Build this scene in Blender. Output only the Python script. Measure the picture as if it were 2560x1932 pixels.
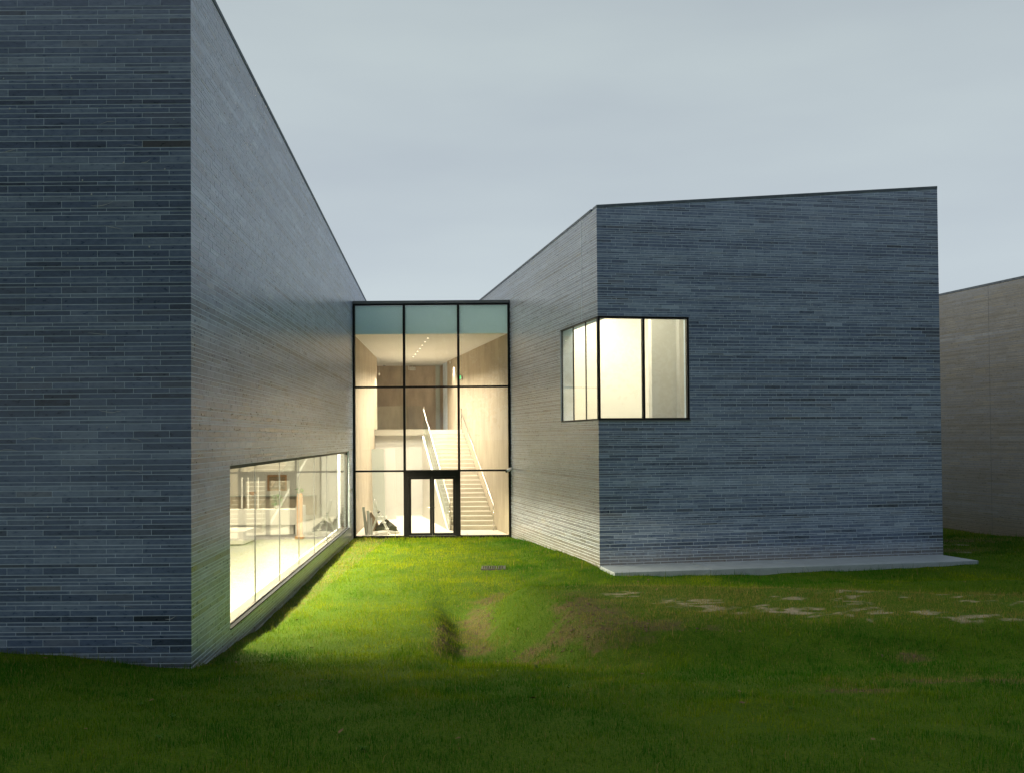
import bpy, math, random
import numpy as np
from mathutils import Matrix, Vector

random.seed(7); rng = np.random.default_rng(7)
scene = bpy.context.scene
for o in list(bpy.data.objects): bpy.data.objects.remove(o, do_unlink=True)

# ------------------------------------------------------------------ camera
F_PX, W_PX, H_PX = 2360.0, 2560.0, 1932.0
TILT, ROLL, ZC = math.radians(1.1), -0.0078, 3.5
SHIFT_PX = 81.7
cam_d = bpy.data.cameras.new('camera'); cam = bpy.data.objects.new('camera', cam_d)
scene.collection.objects.link(cam); scene.camera = cam
cam_d.sensor_fit = 'HORIZONTAL'; cam_d.sensor_width = 36.0
cam_d.lens = F_PX / W_PX * 36.0
cam_d.shift_y = SHIFT_PX / W_PX
cam_d.clip_start = 0.1; cam_d.clip_end = 3000
cam_rot = Matrix.Rotation(math.pi / 2 + TILT, 3, 'X') @ Matrix.Rotation(ROLL, 3, 'Z')
cam.matrix_world = Matrix.Translation((0, 0, ZC)) @ cam_rot.to_4x4()
_R = np.array(cam_rot)

# ------------------------------------------------------------------ sky, sun, exposure
world = bpy.data.worlds.new('World'); scene.world = world; world.use_nodes = True
nt = world.node_tree; nt.nodes.clear()
SUN_EL, SUN_AZ = math.radians(42), math.radians(-75)
def wn(t, **k):
    n = nt.nodes.new(t)
    for a, b in k.items(): setattr(n, a, b)
    return n
out = wn('ShaderNodeOutputWorld'); bg = wn('ShaderNodeBackground')
sky = wn('ShaderNodeTexSky', sky_type='NISHITA', sun_disc=False, sun_elevation=SUN_EL, sun_rotation=SUN_AZ)
sky.air_density = 1.2; sky.dust_density = 3.0
skm = wn('ShaderNodeVectorMath', operation='SCALE'); skm.inputs['Scale'].default_value = 0.075
tc = wn('ShaderNodeTexCoord'); sep = wn('ShaderNodeSeparateXYZ')
ramp = wn('ShaderNodeValToRGB'); cr = ramp.color_ramp
cr.elements[0].position = 0.0; cr.elements[0].color = (0.60, 0.68, 0.735, 1)
cr.elements[1].position = 1.0; cr.elements[1].color = (0.36, 0.42, 0.46, 1)
e = cr.elements.new(0.17); e.color = (0.572, 0.65, 0.70, 1)
e = cr.elements.new(0.40); e.color = (0.508, 0.58, 0.61, 1)
mp = wn('ShaderNodeMapping'); mp.inputs['Scale'].default_value = (1.1, 1.1, 4.5); mp.inputs['Rotation'].default_value = (0.0, 0.18, 0.3)
no = wn('ShaderNodeTexNoise'); no.inputs['Scale'].default_value = 1.7; no.inputs['Detail'].default_value = 4.0; no.inputs['Roughness'].default_value = 0.5
cr2 = wn('ShaderNodeValToRGB'); cr2.color_ramp.elements[0].position = 0.36; cr2.color_ramp.elements[1].position = 0.68
cr2.color_ramp.elements[0].color = (0.925, 0.925, 0.95, 1); cr2.color_ramp.elements[1].color = (1.05, 1.05, 1.035, 1)
mul = wn('ShaderNodeMix', data_type='RGBA', blend_type='MULTIPLY'); mul.inputs['Factor'].default_value = 1.0
mix = wn('ShaderNodeMix', data_type='RGBA'); mix.inputs['Factor'].default_value = 0.93
L = nt.links.new
L(tc.outputs['Generated'], sep.inputs[0]); L(sep.outputs['Z'], ramp.inputs['Fac'])
L(tc.outputs['Generated'], mp.inputs['Vector']); L(mp.outputs[0], no.inputs['Vector']); L(no.outputs[0], cr2.inputs['Fac'])
L(ramp.outputs['Color'], mul.inputs['A']); L(cr2.outputs['Color'], mul.inputs['B'])
L(sky.outputs[0], skm.inputs[0]); L(skm.outputs[0], mix.inputs['A']); L(mul.outputs['Result'], mix.inputs['B'])
L(mix.outputs['Result'], bg.inputs['Color']); bg.inputs['Strength'].default_value = 1.0
L(bg.outputs[0], out.inputs['Surface'])
sun_d = bpy.data.lights.new('sun', 'SUN'); sun_d.energy = 1.5; sun_d.angle = math.radians(50); sun_d.color = (1.0, 0.87, 0.64)
sun = bpy.data.objects.new('sun', sun_d); scene.collection.objects.link(sun)
sdir = Vector((math.sin(SUN_AZ) * math.cos(SUN_EL), math.cos(SUN_AZ) * math.cos(SUN_EL), math.sin(SUN_EL)))
sun.rotation_euler = sdir.to_track_quat('Z', 'Y').to_euler()
vs = scene.view_settings; vs.view_transform = 'Standard'; vs.look = 'None'; vs.exposure = 0.0; vs.gamma = 1.0; vs.use_curve_mapping = False
cy = scene.cycles
cy.use_denoising = True
try:
    cy.denoiser = 'OPENIMAGEDENOISE'; cy.denoising_input_passes = 'RGB_ALBEDO_NORMAL'; cy.denoising_prefilter = 'ACCURATE'
except Exception: pass
cy.max_bounces = 10; cy.diffuse_bounces = 5; cy.glossy_bounces = 4; cy.transparent_max_bounces = 24
cy.caustics_reflective = False; cy.caustics_refractive = False; cy.sample_clamp_indirect = 6.0

# ------------------------------------------------------------------ materials
MATS = {}
def newmat(name):
    m = bpy.data.materials.new(name); m.use_nodes = True
    n = m.node_tree; n.nodes.clear()
    o = n.nodes.new('ShaderNodeOutputMaterial')
    MATS[name] = m
    return m, n, o
def nd(n, t, ins=None, **k):
    x = n.nodes.new(t)
    for a, b in k.items(): setattr(x, a, b)
    for a, b in (ins or {}).items(): x.inputs[a].default_value = b
    return x
def simple(name, col, rough=0.6, metal=0.0, var=0.0, vscale=4.0, bump=0.0, bscale=60.0, spec=0.5, stretch=(1, 1, 1)):
    m, n, o = newmat(name)
    p = nd(n, 'ShaderNodeBsdfPrincipled', {'Base Color': (*col, 1), 'Roughness': rough, 'Metallic': metal, 'Specular IOR Level': spec})
    n.links.new(p.outputs[0], o.inputs[0])
    g = nd(n, 'ShaderNodeNewGeometry')
    if var or bump:
        mpn = nd(n, 'ShaderNodeMapping', {'Scale': stretch}); n.links.new(g.outputs['Position'], mpn.inputs['Vector'])
    if var:
        t = nd(n, 'ShaderNodeTexNoise', {'Scale': vscale, 'Detail': 6.0, 'Roughness': 0.6}); n.links.new(mpn.outputs[0], t.inputs['Vector'])
        mr = nd(n, 'ShaderNodeMapRange', {'From Min': 0.3, 'From Max': 0.7, 'To Min': 1 - var, 'To Max': 1 + var}); n.links.new(t.outputs[0], mr.inputs[0])
        mm = nd(n, 'ShaderNodeVectorMath', {0: col}, operation='SCALE'); n.links.new(mr.outputs[0], mm.inputs['Scale'])
        n.links.new(mm.outputs[0], p.inputs['Base Color'])
    if bump:
        t2 = nd(n, 'ShaderNodeTexNoise', {'Scale': bscale, 'Detail': 4.0}); n.links.new(mpn.outputs[0], t2.inputs['Vector'])
        b = nd(n, 'ShaderNodeBump', {'Strength': bump, 'Distance': 0.01}); n.links.new(t2.outputs[0], b.inputs['Height']); n.links.new(b.outputs[0], p.inputs['Normal'])
    return m
def slate_mat(name, from_object):
    m, n, o = newmat(name); lk = n.links.new
    p = nd(n, 'ShaderNodeBsdfPrincipled', {'Roughness': 0.5, 'Specular IOR Level': 1.0})
    g = nd(n, 'ShaderNodeNewGeometry')
    mpn = nd(n, 'ShaderNodeMapping', {'Scale': (1, 1, 2.2)}); lk(g.outputs['Position'], mpn.inputs['Vector'])
    n1 = nd(n, 'ShaderNodeTexNoise', {'Scale': 9.0, 'Detail': 7.0, 'Roughness': 0.65}); lk(mpn.outputs[0], n1.inputs['Vector'])
    n2 = nd(n, 'ShaderNodeTexNoise', {'Scale': 130.0, 'Detail': 3.0}); lk(mpn.outputs[0], n2.inputs['Vector'])
    n3 = nd(n, 'ShaderNodeTexNoise', {'Scale': 0.9, 'Detail': 5.0, 'Roughness': 0.6}); mp3 = nd(n, 'ShaderNodeMapping', {'Scale': (0.5, 0.5, 2.6)}); lk(g.outputs['Position'], mp3.inputs['Vector']); lk(mp3.outputs[0], n3.inputs['Vector'])
    if from_object:
        oi = nd(n, 'ShaderNodeObjectInfo'); sp = nd(n, 'ShaderNodeSeparateColor'); lk(oi.outputs['Color'], sp.inputs[0]); tone, hue = sp.outputs[0], sp.outputs[1]
    else:
        a = nd(n, 'ShaderNodeAttribute', attribute_name='tone'); a2 = nd(n, 'ShaderNodeAttribute', attribute_name='hue'); tone, hue = a.outputs['Fac'], a2.outputs['Fac']
    def ma(op, x, y=None, z=None):
        q = nd(n, 'ShaderNodeMath', operation=op)
        for i, v in enumerate((x, y, z)):
            if v is None: continue
            if isinstance(v, (int, float)): q.inputs[i].default_value = v
            else: lk(v, q.inputs[i])
        return q.outputs[0]
    t = ma('MULTIPLY_ADD', ma('SUBTRACT', n1.outputs[0], 0.5), 0.60, tone)
    t = ma('MULTIPLY_ADD', ma('SUBTRACT', n2.outputs[0], 0.5), 0.28, t)
    t = ma('MULTIPLY_ADD', ma('SUBTRACT', n3.outputs[0], 0.5), 0.70, t)
    r = nd(n, 'ShaderNodeValToRGB'); lk(t, r.inputs['Fac'])
    r.color_ramp.elements[0].position = 0.0; r.color_ramp.elements[0].color = (0.018, 0.030, 0.062, 1)
    r.color_ramp.elements[1].position = 1.0; r.color_ramp.elements[1].color = (0.36, 0.45, 0.60, 1)
    x = r.color_ramp.elements.new(0.5); x.color = (0.122, 0.178, 0.315, 1)
    # brownish / mossy tint on some bricks; on two walls also painted warm light
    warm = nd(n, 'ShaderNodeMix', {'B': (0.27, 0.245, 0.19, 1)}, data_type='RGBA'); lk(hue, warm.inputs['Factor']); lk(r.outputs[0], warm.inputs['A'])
    # mud splashed up from the soil at the wall foot
    sz = nd(n, 'ShaderNodeSeparateXYZ'); lk(g.outputs['Position'], sz.inputs[0])
    hz = ma('MULTIPLY_ADD', ma('SUBTRACT', n1.outputs[0], 0.5), 0.9, sz.outputs['Z'])
    fz = nd(n, 'ShaderNodeMapRange', {'From Min': 0.62, 'From Max': 0.12, 'To Min': 0.0, 'To Max': 0.65}, clamp=True); lk(hz, fz.inputs[0])
    mud = nd(n, 'ShaderNodeMix', {'B': (0.19, 0.165, 0.125, 1)}, data_type='RGBA'); lk(fz.outputs[0], mud.inputs['Factor']); lk(warm.outputs['Result'], mud.inputs['A'])
    lk(mud.outputs['Result'], p.inputs['Base Color'])
    rr = nd(n, 'ShaderNodeMapRange', {'To Min': 0.22, 'To Max': 0.36}); lk(n1.outputs[0], rr.inputs[0]); lk(rr.outputs[0], p.inputs['Roughness'])
    b = nd(n, 'ShaderNodeBump', {'Strength': 0.1, 'Distance': 0.001}); lk(n1.outputs[0], b.inputs['Height'])
    b2 = nd(n, 'ShaderNodeBump', {'Strength': 0.2, 'Distance': 0.0008}); lk(n2.outputs[0], b2.inputs['Height']); lk(b.outputs[0], b2.inputs['Normal'])
    lk(b2.outputs[0], p.inputs['Normal']); lk(p.outputs[0], o.inputs[0])
    return m
slate_mat('slate_single', True); slate_mat('slate_mass', False)
simple('mortar', (0.60, 0.69, 0.80), 0.9, var=0.15, vscale=3.0)
simple('old_mortar', (0.34, 0.32, 0.26), 0.9, var=0.3, vscale=2.0)
simple('coping_slate', (0.10, 0.125, 0.16), 0.7, var=0.3, vscale=6, bump=0.2)
simple('black_metal', (0.004, 0.0045, 0.006), 0.5, spec=0.25)
simple('dark_reveal', (0.02, 0.02, 0.02), 0.6)
simple('steel_sill', (0.30, 0.33, 0.36), 0.35, metal=0.7)
simple('sill_dark', (0.02, 0.024, 0.03), 0.9, spec=0.1)
simple('grey_metal', (0.16, 0.17, 0.18), 0.4, metal=0.5)
simple('fascia_steel', (0.42, 0.40, 0.35), 0.4, metal=0.3)
simple('stainless', (0.62, 0.60, 0.56), 0.25, metal=1.0)
simple('white_plaster', (0.60, 0.60, 0.58), 0.8, var=0.02, vscale=2)
simple('white_lacquer', (0.62, 0.62, 0.60), 0.4)
simple('hall_concrete', (0.37, 0.32, 0.25), 0.75, var=0.16, vscale=2.2, bump=0.15, bscale=8, stretch=(1, 1, 0.35))
simple('dark_concrete', (0.46, 0.38, 0.30), 0.75, var=0.22, vscale=2.0, bump=0.15, bscale=8, stretch=(1, 1, 0.35))
simple('stair_concrete', (0.55, 0.50, 0.42), 0.7, var=0.06, vscale=5)
simple('hall_floor', (0.70, 0.66, 0.60), 0.35, var=0.03, vscale=1.0)
simple('gallery_floor', (0.20, 0.205, 0.21), 0.45, var=0.02, vscale=1.0)
simple('apron_concrete', (0.30, 0.36, 0.42), 0.55, var=0.12, vscale=3.0, bump=0.2)
simple('white_plastic', (0.75, 0.75, 0.73), 0.5)
simple('aluminium', (0.80, 0.80, 0.76), 0.4)
simple('dark_tarp', (0.030, 0.032, 0.022), 0.55, var=0.3, vscale=12)
simple('brown_sack', (0.22, 0.16, 0.10), 0.85, var=0.25, vscale=14)
simple('white_sheet', (0.72, 0.70, 0.66), 0.6)
simple('board_grey', (0.40, 0.44, 0.42), 0.5)
simple('pale_board', (0.52, 0.53, 0.48), 0.6)
simple('timber', (0.33, 0.18, 0.085), 0.6, var=0.25, vscale=5, stretch=(4, 4, 0.5))
simple('orange_pot', (0.55, 0.23, 0.08), 0.6)
simple('plant_green', (0.06, 0.17, 0.03), 0.6)
simple('weed_green', (0.045, 0.12, 0.012), 0.8, spec=0.2)
simple('bark', (0.06, 0.045, 0.03), 0.9, var=0.3, vscale=8)
simple('tree_leaf', (0.035, 0.06, 0.018), 0.7, var=0.3, vscale=2)
simple('roof_membrane', (0.12, 0.12, 0.12), 0.9)
simple('efflorescence', (0.62, 0.64, 0.64), 0.9)
simple('dead_leaf', (0.12, 0.075, 0.03), 0.8, var=0.4, vscale=9)
simple('clod_earth', (0.105, 0.074, 0.046), 0.95, var=0.3, vscale=20)
simple('grate_steel', (0.09, 0.09, 0.09), 0.6, metal=0.5)
def glass(name, tint, rough=0.0, ior=1.5, boost=1.0):
    m, n, o = newmat(name); lk = n.links.new
    tr = nd(n, 'ShaderNodeBsdfTransparent', {'Color': (*tint, 1)}); gl = nd(n, 'ShaderNodeBsdfGlossy', {'Color': (0.95, 1, 0.98, 1), 'Roughness': rough})
    fr = nd(n, 'ShaderNodeLayerWeight', {'Blend': 0.5}); pw = nd(n, 'ShaderNodeMath', {1: 5.0}, operation='POWER'); lk(fr.outputs['Facing'], pw.inputs[0])
    mu = nd(n, 'ShaderNodeMath', {1: 0.96 * boost, 2: 0.04 * boost}, operation='MULTIPLY_ADD', use_clamp=True); lk(pw.outputs[0], mu.inputs[0])
    mx = nd(n, 'ShaderNodeMixShader'); lk(mu.outputs[0], mx.inputs[0]); lk(tr.outputs[0], mx.inputs[1]); lk(gl.outputs[0], mx.inputs[2]); lk(mx.outputs[0], o.inputs[0])
    return m
glass('window_glass', (0.975, 0.985, 0.975), boost=0.65)
glass('clear_glass', (0.96, 0.98, 0.97))
def frosted():
    m, n, o = newmat('frosted_glass'); lk = n.links.new
    d = nd(n, 'ShaderNodeBsdfDiffuse', {'Color': (0.62, 0.76, 0.74, 1)}); t = nd(n, 'ShaderNodeBsdfTranslucent', {'Color': (0.86, 0.98, 0.97, 1)})
    mx = nd(n, 'ShaderNodeMixShader', {0: 0.75}); lk(d.outputs[0], mx.inputs[1]); lk(t.outputs[0], mx.inputs[2]); lk(mx.outputs[0], o.inputs[0])
frosted()
def emit(name, col, s):
    m, n, o = newmat(name); x = nd(n, 'ShaderNodeEmission', {'Color': (*col, 1), 'Strength': s}); n.links.new(x.outputs[0], o.inputs[0])
emit('lamp_glow', (1.0, 0.9, 0.72), 6.0); emit('exit_glow', (0.12, 1.0, 0.3), 1.6)
def leafy(name, fac, cols):
    """blade material: colour by per-blade tone and dryness, part of the light passes through"""
    m, n, o = newmat(name); lk = n.links.new
    a = nd(n, 'ShaderNodeAttribute', attribute_name='tone'); b = nd(n, 'ShaderNodeAttribute', attribute_name='dry')
    r = nd(n, 'ShaderNodeValToRGB'); lk(a.outputs['Fac'], r.inputs['Fac'])
    r.color_ramp.elements[0].color = (*cols[0], 1); r.color_ramp.elements[1].color = (*cols[1], 1)
    mx = nd(n, 'ShaderNodeMix', {'B': (*cols[2], 1)}, data_type='RGBA'); lk(b.outputs['Fac'], mx.inputs['Factor']); lk(r.outputs[0], mx.inputs['A'])
    d = nd(n, 'ShaderNodeBsdfDiffuse'); t = nd(n, 'ShaderNodeBsdfTranslucent'); lk(mx.outputs['Result'], d.inputs[0]); lk(mx.outputs['Result'], t.inputs[0])
    ms = nd(n, 'ShaderNodeMixShader', {0: fac}); lk(d.outputs[0], ms.inputs[1]); lk(t.outputs[0], ms.inputs[2]); lk(ms.outputs[0], o.inputs[0])
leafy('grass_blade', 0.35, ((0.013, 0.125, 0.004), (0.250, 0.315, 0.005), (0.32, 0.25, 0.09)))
def ground_mat():
    m, n, o = newmat('lawn_ground'); lk = n.links.new
    p = nd(n, 'ShaderNodeBsdfPrincipled', {'Roughness': 0.95, 'Specular IOR Level': 0.1})
    g = nd(n, 'ShaderNodeNewGeometry')
    n1 = nd(n, 'ShaderNodeTexNoise', {'Scale': 1.1, 'Detail': 8.0, 'Roughness': 0.65}); n2 = nd(n, 'ShaderNodeTexNoise', {'Scale': 38.0, 'Detail': 5.0, 'Roughness': 0.7}); n3 = nd(n, 'ShaderNodeTexNoise', {'Scale': 4.5, 'Detail': 10.0, 'Roughness': 0.78})
    for x in (n1, n2, n3): lk(g.outputs['Position'], x.inputs['Vector'])
    r = nd(n, 'ShaderNodeValToRGB'); lk(n2.outputs[0], r.inputs['Fac'])
    r.color_ramp.elements[0].position = 0.3; r.color_ramp.elements[0].color = (0.014, 0.060, 0.003, 1); r.color_ramp.elements[1].position = 0.75; r.color_ramp.elements[1].color = (0.10, 0.16, 0.005, 1)
    def masked(attr, col0, col1, base, lo, hi, amp):
        a = nd(n, 'ShaderNodeAttribute', attribute_name=attr)
        ad = nd(n, 'ShaderNodeMath', {2: 0.0}, operation='MULTIPLY_ADD'); lk(n3.outputs[0], ad.inputs[0]); ad.inputs[1].default_value = 0.95; sc0 = nd(n, 'ShaderNodeMath', {1: amp}, operation='MULTIPLY'); lk(a.outputs['Fac'], sc0.inputs[0]); lk(sc0.outputs[0], ad.inputs[2])
        mr = nd(n, 'ShaderNodeMapRange', {'From Min': lo, 'From Max': hi}, clamp=True); lk(ad.outputs[0], mr.inputs[0])
        c = nd(n, 'ShaderNodeMix', {'A': (*col0, 1), 'B': (*col1, 1)}, data_type='RGBA'); lk(n2.outputs[0], c.inputs['Factor'])
        mx = nd(n, 'ShaderNodeMix', data_type='RGBA'); lk(mr.outputs[0], mx.inputs['Factor']); lk(base, mx.inputs['A']); lk(c.outputs['Result'], mx.inputs['B'])
        return mx.outputs['Result']
    c = masked('soil', (0.05, 0.037, 0.018), (0.17, 0.13, 0.065), r.outputs[0], 0.85, 1.12, 0.55)
    c = masked('sand', (0.22, 0.185, 0.135), (0.44, 0.39, 0.31), c, 0.92, 1.22, 0.60)
    lk(c, p.inputs['Base Color'])
    b = nd(n, 'ShaderNodeBump', {'Strength': 0.8, 'Distance': 0.04}); lk(n2.outputs[0], b.inputs['Height']); lk(b.outputs[0], p.inputs['Normal'])
    lk(p.outputs[0], o.inputs[0])
ground_mat()

# ------------------------------------------------------------------ mesh helpers
COL = scene.collection
WLOC = {}
def wloc(o): return WLOC.get(o.name, np.zeros(3)) if o else np.zeros(3)
def thing(name, label, cat, loc, group=None):
    o = bpy.data.objects.new(name, None); COL.objects.link(o); o.location = loc; o.empty_display_size = 0.3
    o['label'] = label; o['category'] = cat
    if group: o['group'] = group
    WLOC[o.name] = np.array(loc, float)
    return o
class MB:
    def __init__(s): s.v = []; s.f = []
    def add(s, vs, fs):
        b = len(s.v); s.v += [tuple(map(float, p)) for p in vs]; s.f += [tuple(i + b for i in q) for q in fs]; return s
    def hexa(s, b, t):
        return s.add(list(b) + list(t), [(3, 2, 1, 0), (4, 5, 6, 7), (0, 1, 5, 4), (1, 2, 6, 5), (2, 3, 7, 6), (3, 0, 4, 7)])
    def box(s, x0, x1, y0, y1, z0, z1):
        q = [(x0, y0), (x1, y0), (x1, y1), (x0, y1)]
        return s.hexa([(x, y, z0) for x, y in q], [(x, y, z1) for x, y in q])
    def prism(s, poly, z0, z1):
        n = len(poly); vs = [(x, y, z0) for x, y in poly] + [(x, y, z1) for x, y in poly]
        return s.add(vs, [tuple(range(n - 1, -1, -1)), tuple(range(n, 2 * n))] + [(i, (i + 1) % n, n + (i + 1) % n, n + i) for i in range(n)])
    def tube(s, pts, r, n=8):
        pts = [Vector(p) for p in pts]; rings = []
        for i, p in enumerate(pts):
            d = ((pts[min(i + 1, len(pts) - 1)] - pts[max(i - 1, 0)])).normalized()
            u = d.orthogonal().normalized() if abs(d.z) > 0.9 else d.cross(Vector((0, 0, 1))).normalized(); w = d.cross(u)
            rr = r[i] if isinstance(r, (list, tuple)) else r
            rings.append([p + (u * math.cos(a) + w * math.sin(a)) * rr for a in [2 * math.pi * k / n for k in range(n)]])
        vs = [q for ring in rings for q in ring]; fs = []
        for i in range(len(pts) - 1):
            for k in range(n): fs.append((i * n + k, i * n + (k + 1) % n, (i + 1) * n + (k + 1) % n, (i + 1) * n + k))
        fs.append(tuple(range(n - 1, -1, -1))); fs.append(tuple((len(pts) - 1) * n + k for k in range(n)))
        return s.add(vs, fs)
    def bar(s, p0, p1, w, h):
        p0, p1 = Vector(p0), Vector(p1); d = (p1 - p0).normalized()
        u = d.cross(Vector((0, 0, 1)));  u = Vector((1, 0, 0)) if u.length < 1e-4 else u.normalized(); k = u.cross(d)
        c = lambda p: [p - u * w / 2 - k * h / 2, p + u * w / 2 - k * h / 2, p + u * w / 2 + k * h / 2, p - u * w / 2 + k * h / 2]
        return s.hexa(c(p0), c(p1))
    def build(s, name, mat, parent=None, smooth=False, bevel=0.0):
        off = wloc(parent)
        me = bpy.data.meshes.new(name); me.from_pydata([tuple(np.array(p) - off) for p in s.v], [], s.f); me.update()
        if smooth: me.polygons.foreach_set('use_smooth', [True] * len(me.polygons))
        me.materials.append(MATS[mat])
        o = bpy.data.objects.new(name, me); COL.objects.link(o)
        if parent: o.parent = parent; WLOC[o.name] = off
        else: WLOC[o.name] = np.zeros(3)
        if bevel:
            bm = o.modifiers.new('bevel', 'BEVEL'); bm.width = bevel; bm.segments = 2; bm.limit_method = 'ANGLE'
        return o
def tag(o, label=None, cat=None, group=None, kind=None):
    if label: o['label'] = label
    if cat: o['category'] = cat
    if group: o['group'] = group
    if kind: o['kind'] = kind
    return o
def area_lamp(name, loc, sx, sy, watts, col, parent, shape='RECTANGLE', spread=180, rot=(0, 0, 0)):
    d = bpy.data.lights.new(name, 'AREA'); d.shape = shape; d.size = sx; d.size_y = sy; d.energy = watts; d.color = col; d.spread = math.radians(spread)
    o = bpy.data.objects.new(name, d); COL.objects.link(o); o.parent = parent; o.location = np.array(loc) - wloc(parent); o.rotation_euler = rot
    return o
def mesh_np(name, verts, faces_flat, loop_counts, mat, attrs=None, smooth=False):
    me = bpy.data.meshes.new(name); nv = len(verts); nf = len(loop_counts)
    me.vertices.add(nv); me.vertices.foreach_set('co', np.ascontiguousarray(verts, dtype=np.float32).ravel())
    me.loops.add(len(faces_flat)); me.loops.foreach_set('vertex_index', np.ascontiguousarray(faces_flat, dtype=np.int32))
    me.polygons.add(nf); st = np.concatenate([[0], np.cumsum(loop_counts)[:-1]]).astype(np.int32)
    me.polygons.foreach_set('loop_start', st)
    me.polygons.foreach_set('use_smooth', np.full(nf, smooth, bool))
    me.update(calc_edges=True)
    for nm, (dom, arr) in (attrs or {}).items():
        a = me.attributes.new(nm, 'FLOAT', dom); a.data.foreach_set('value', np.ascontiguousarray(arr, dtype=np.float32))
    me.materials.append(MATS[mat]); return me
def project(p):
    q = (np.atleast_2d(p) - np.array([0, 0, ZC])) @ _R
    w = -q[:, 2]; w = np.where(w < 0.1, 0.1, w)
    return np.stack([W_PX / 2 + F_PX * q[:, 0] / w, H_PX / 2 + SHIFT_PX - F_PX * q[:, 1] / w], 1)
def ss(a, b, x):
    t = np.clip((x - a) / (b - a), 0, 1); return t * t * (3 - 2 * t)
def vnoise(x, y, seed=0):
    xi, yi = np.floor(x).astype(np.int64), np.floor(y).astype(np.int64); fx, fy = x - xi, y - yi
    fx, fy = fx * fx * (3 - 2 * fx), fy * fy * (3 - 2 * fy)
    def h(a, b):
        n = (a * 374761393 + b * 668265263 + seed * 1442695041) & 0x7fffffff
        n = ((n ^ (n >> 13)) * 1274126177) & 0x7fffffff
        return ((n ^ (n >> 16)) & 0xffff) / 65535.0
    return (h(xi, yi) * (1 - fx) + h(xi + 1, yi) * fx) * (1 - fy) + (h(xi, yi + 1) * (1 - fx) + h(xi + 1, yi + 1) * fx) * fy
def fbm(x, y, seed=0, oct=4):
    s = 0; a = 1; t = 0
    for i in range(oct): s = s + a * vnoise(x * 2 ** i, y * 2 ** i, seed + i); t += a; a *= 0.5
    return s / t

# ------------------------------------------------------------------ plan of the place
KL = -0.0608                                   # lean of the left building's side wall (x per y)
A_L = np.array([-4.455, 13.1])                 # left building, near corner
lw = lambda y: A_L[0] + KL * (y - A_L[1])
LEFT_FP = [(A_L[0], 13.1), (lw(44.2), 44.2), (-16.0, 44.2), (-16.0, 13.1)]
KR = -0.246
A_R = np.array([2.255, 24.6]); B_R = np.array([11.95, 26.3])
rw = lambda y: A_R[0] + KR * (y - A_R[1])
RIGHT_FP = [tuple(A_R), tuple(B_R), (B_R[0] + KR * 21.7, 48.0), (rw(48.0), 48.0)]
FY = 34.0                                      # glass front of the hall
KT = -0.258
tw = lambda y: 16.36 + KT * (y - 35.77)
THIRD_FP = [(tw(24.0), 24.0), (34.0, 24.0), (34.0, 44.0), (tw(44.0), 44.0)]

def inside(poly, x, y, grow=0.0):
    """signed test for convex polygons given counter-clockwise or clockwise"""
    P = np.array(poly); c = P.mean(0); r = np.ones_like(x, bool)
    for i in range(len(P)):
        a, b = P[i], P[(i + 1) % len(P)]; d = b - a; n = np.array([d[1], -d[0]]); n /= np.linalg.norm(n)
        if n @ (c - a) > 0: n = -n
        r &= ((x - a[0]) * n[0] + (y - a[1]) * n[1]) < grow
    return r
HALL_FP = [(lw(FY) - 0.2, FY), (rw(FY) + 0.2, FY), (rw(50) + 0.2, 50.2), (-12.4, 50.2), (-12.4, 44.3), (lw(44.3) - .2, 44.3)]
SLAB_FP = [(2.50, 23.36), (12.33, 25.08), (11.95, 26.3), (2.255, 24.6)]

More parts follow.
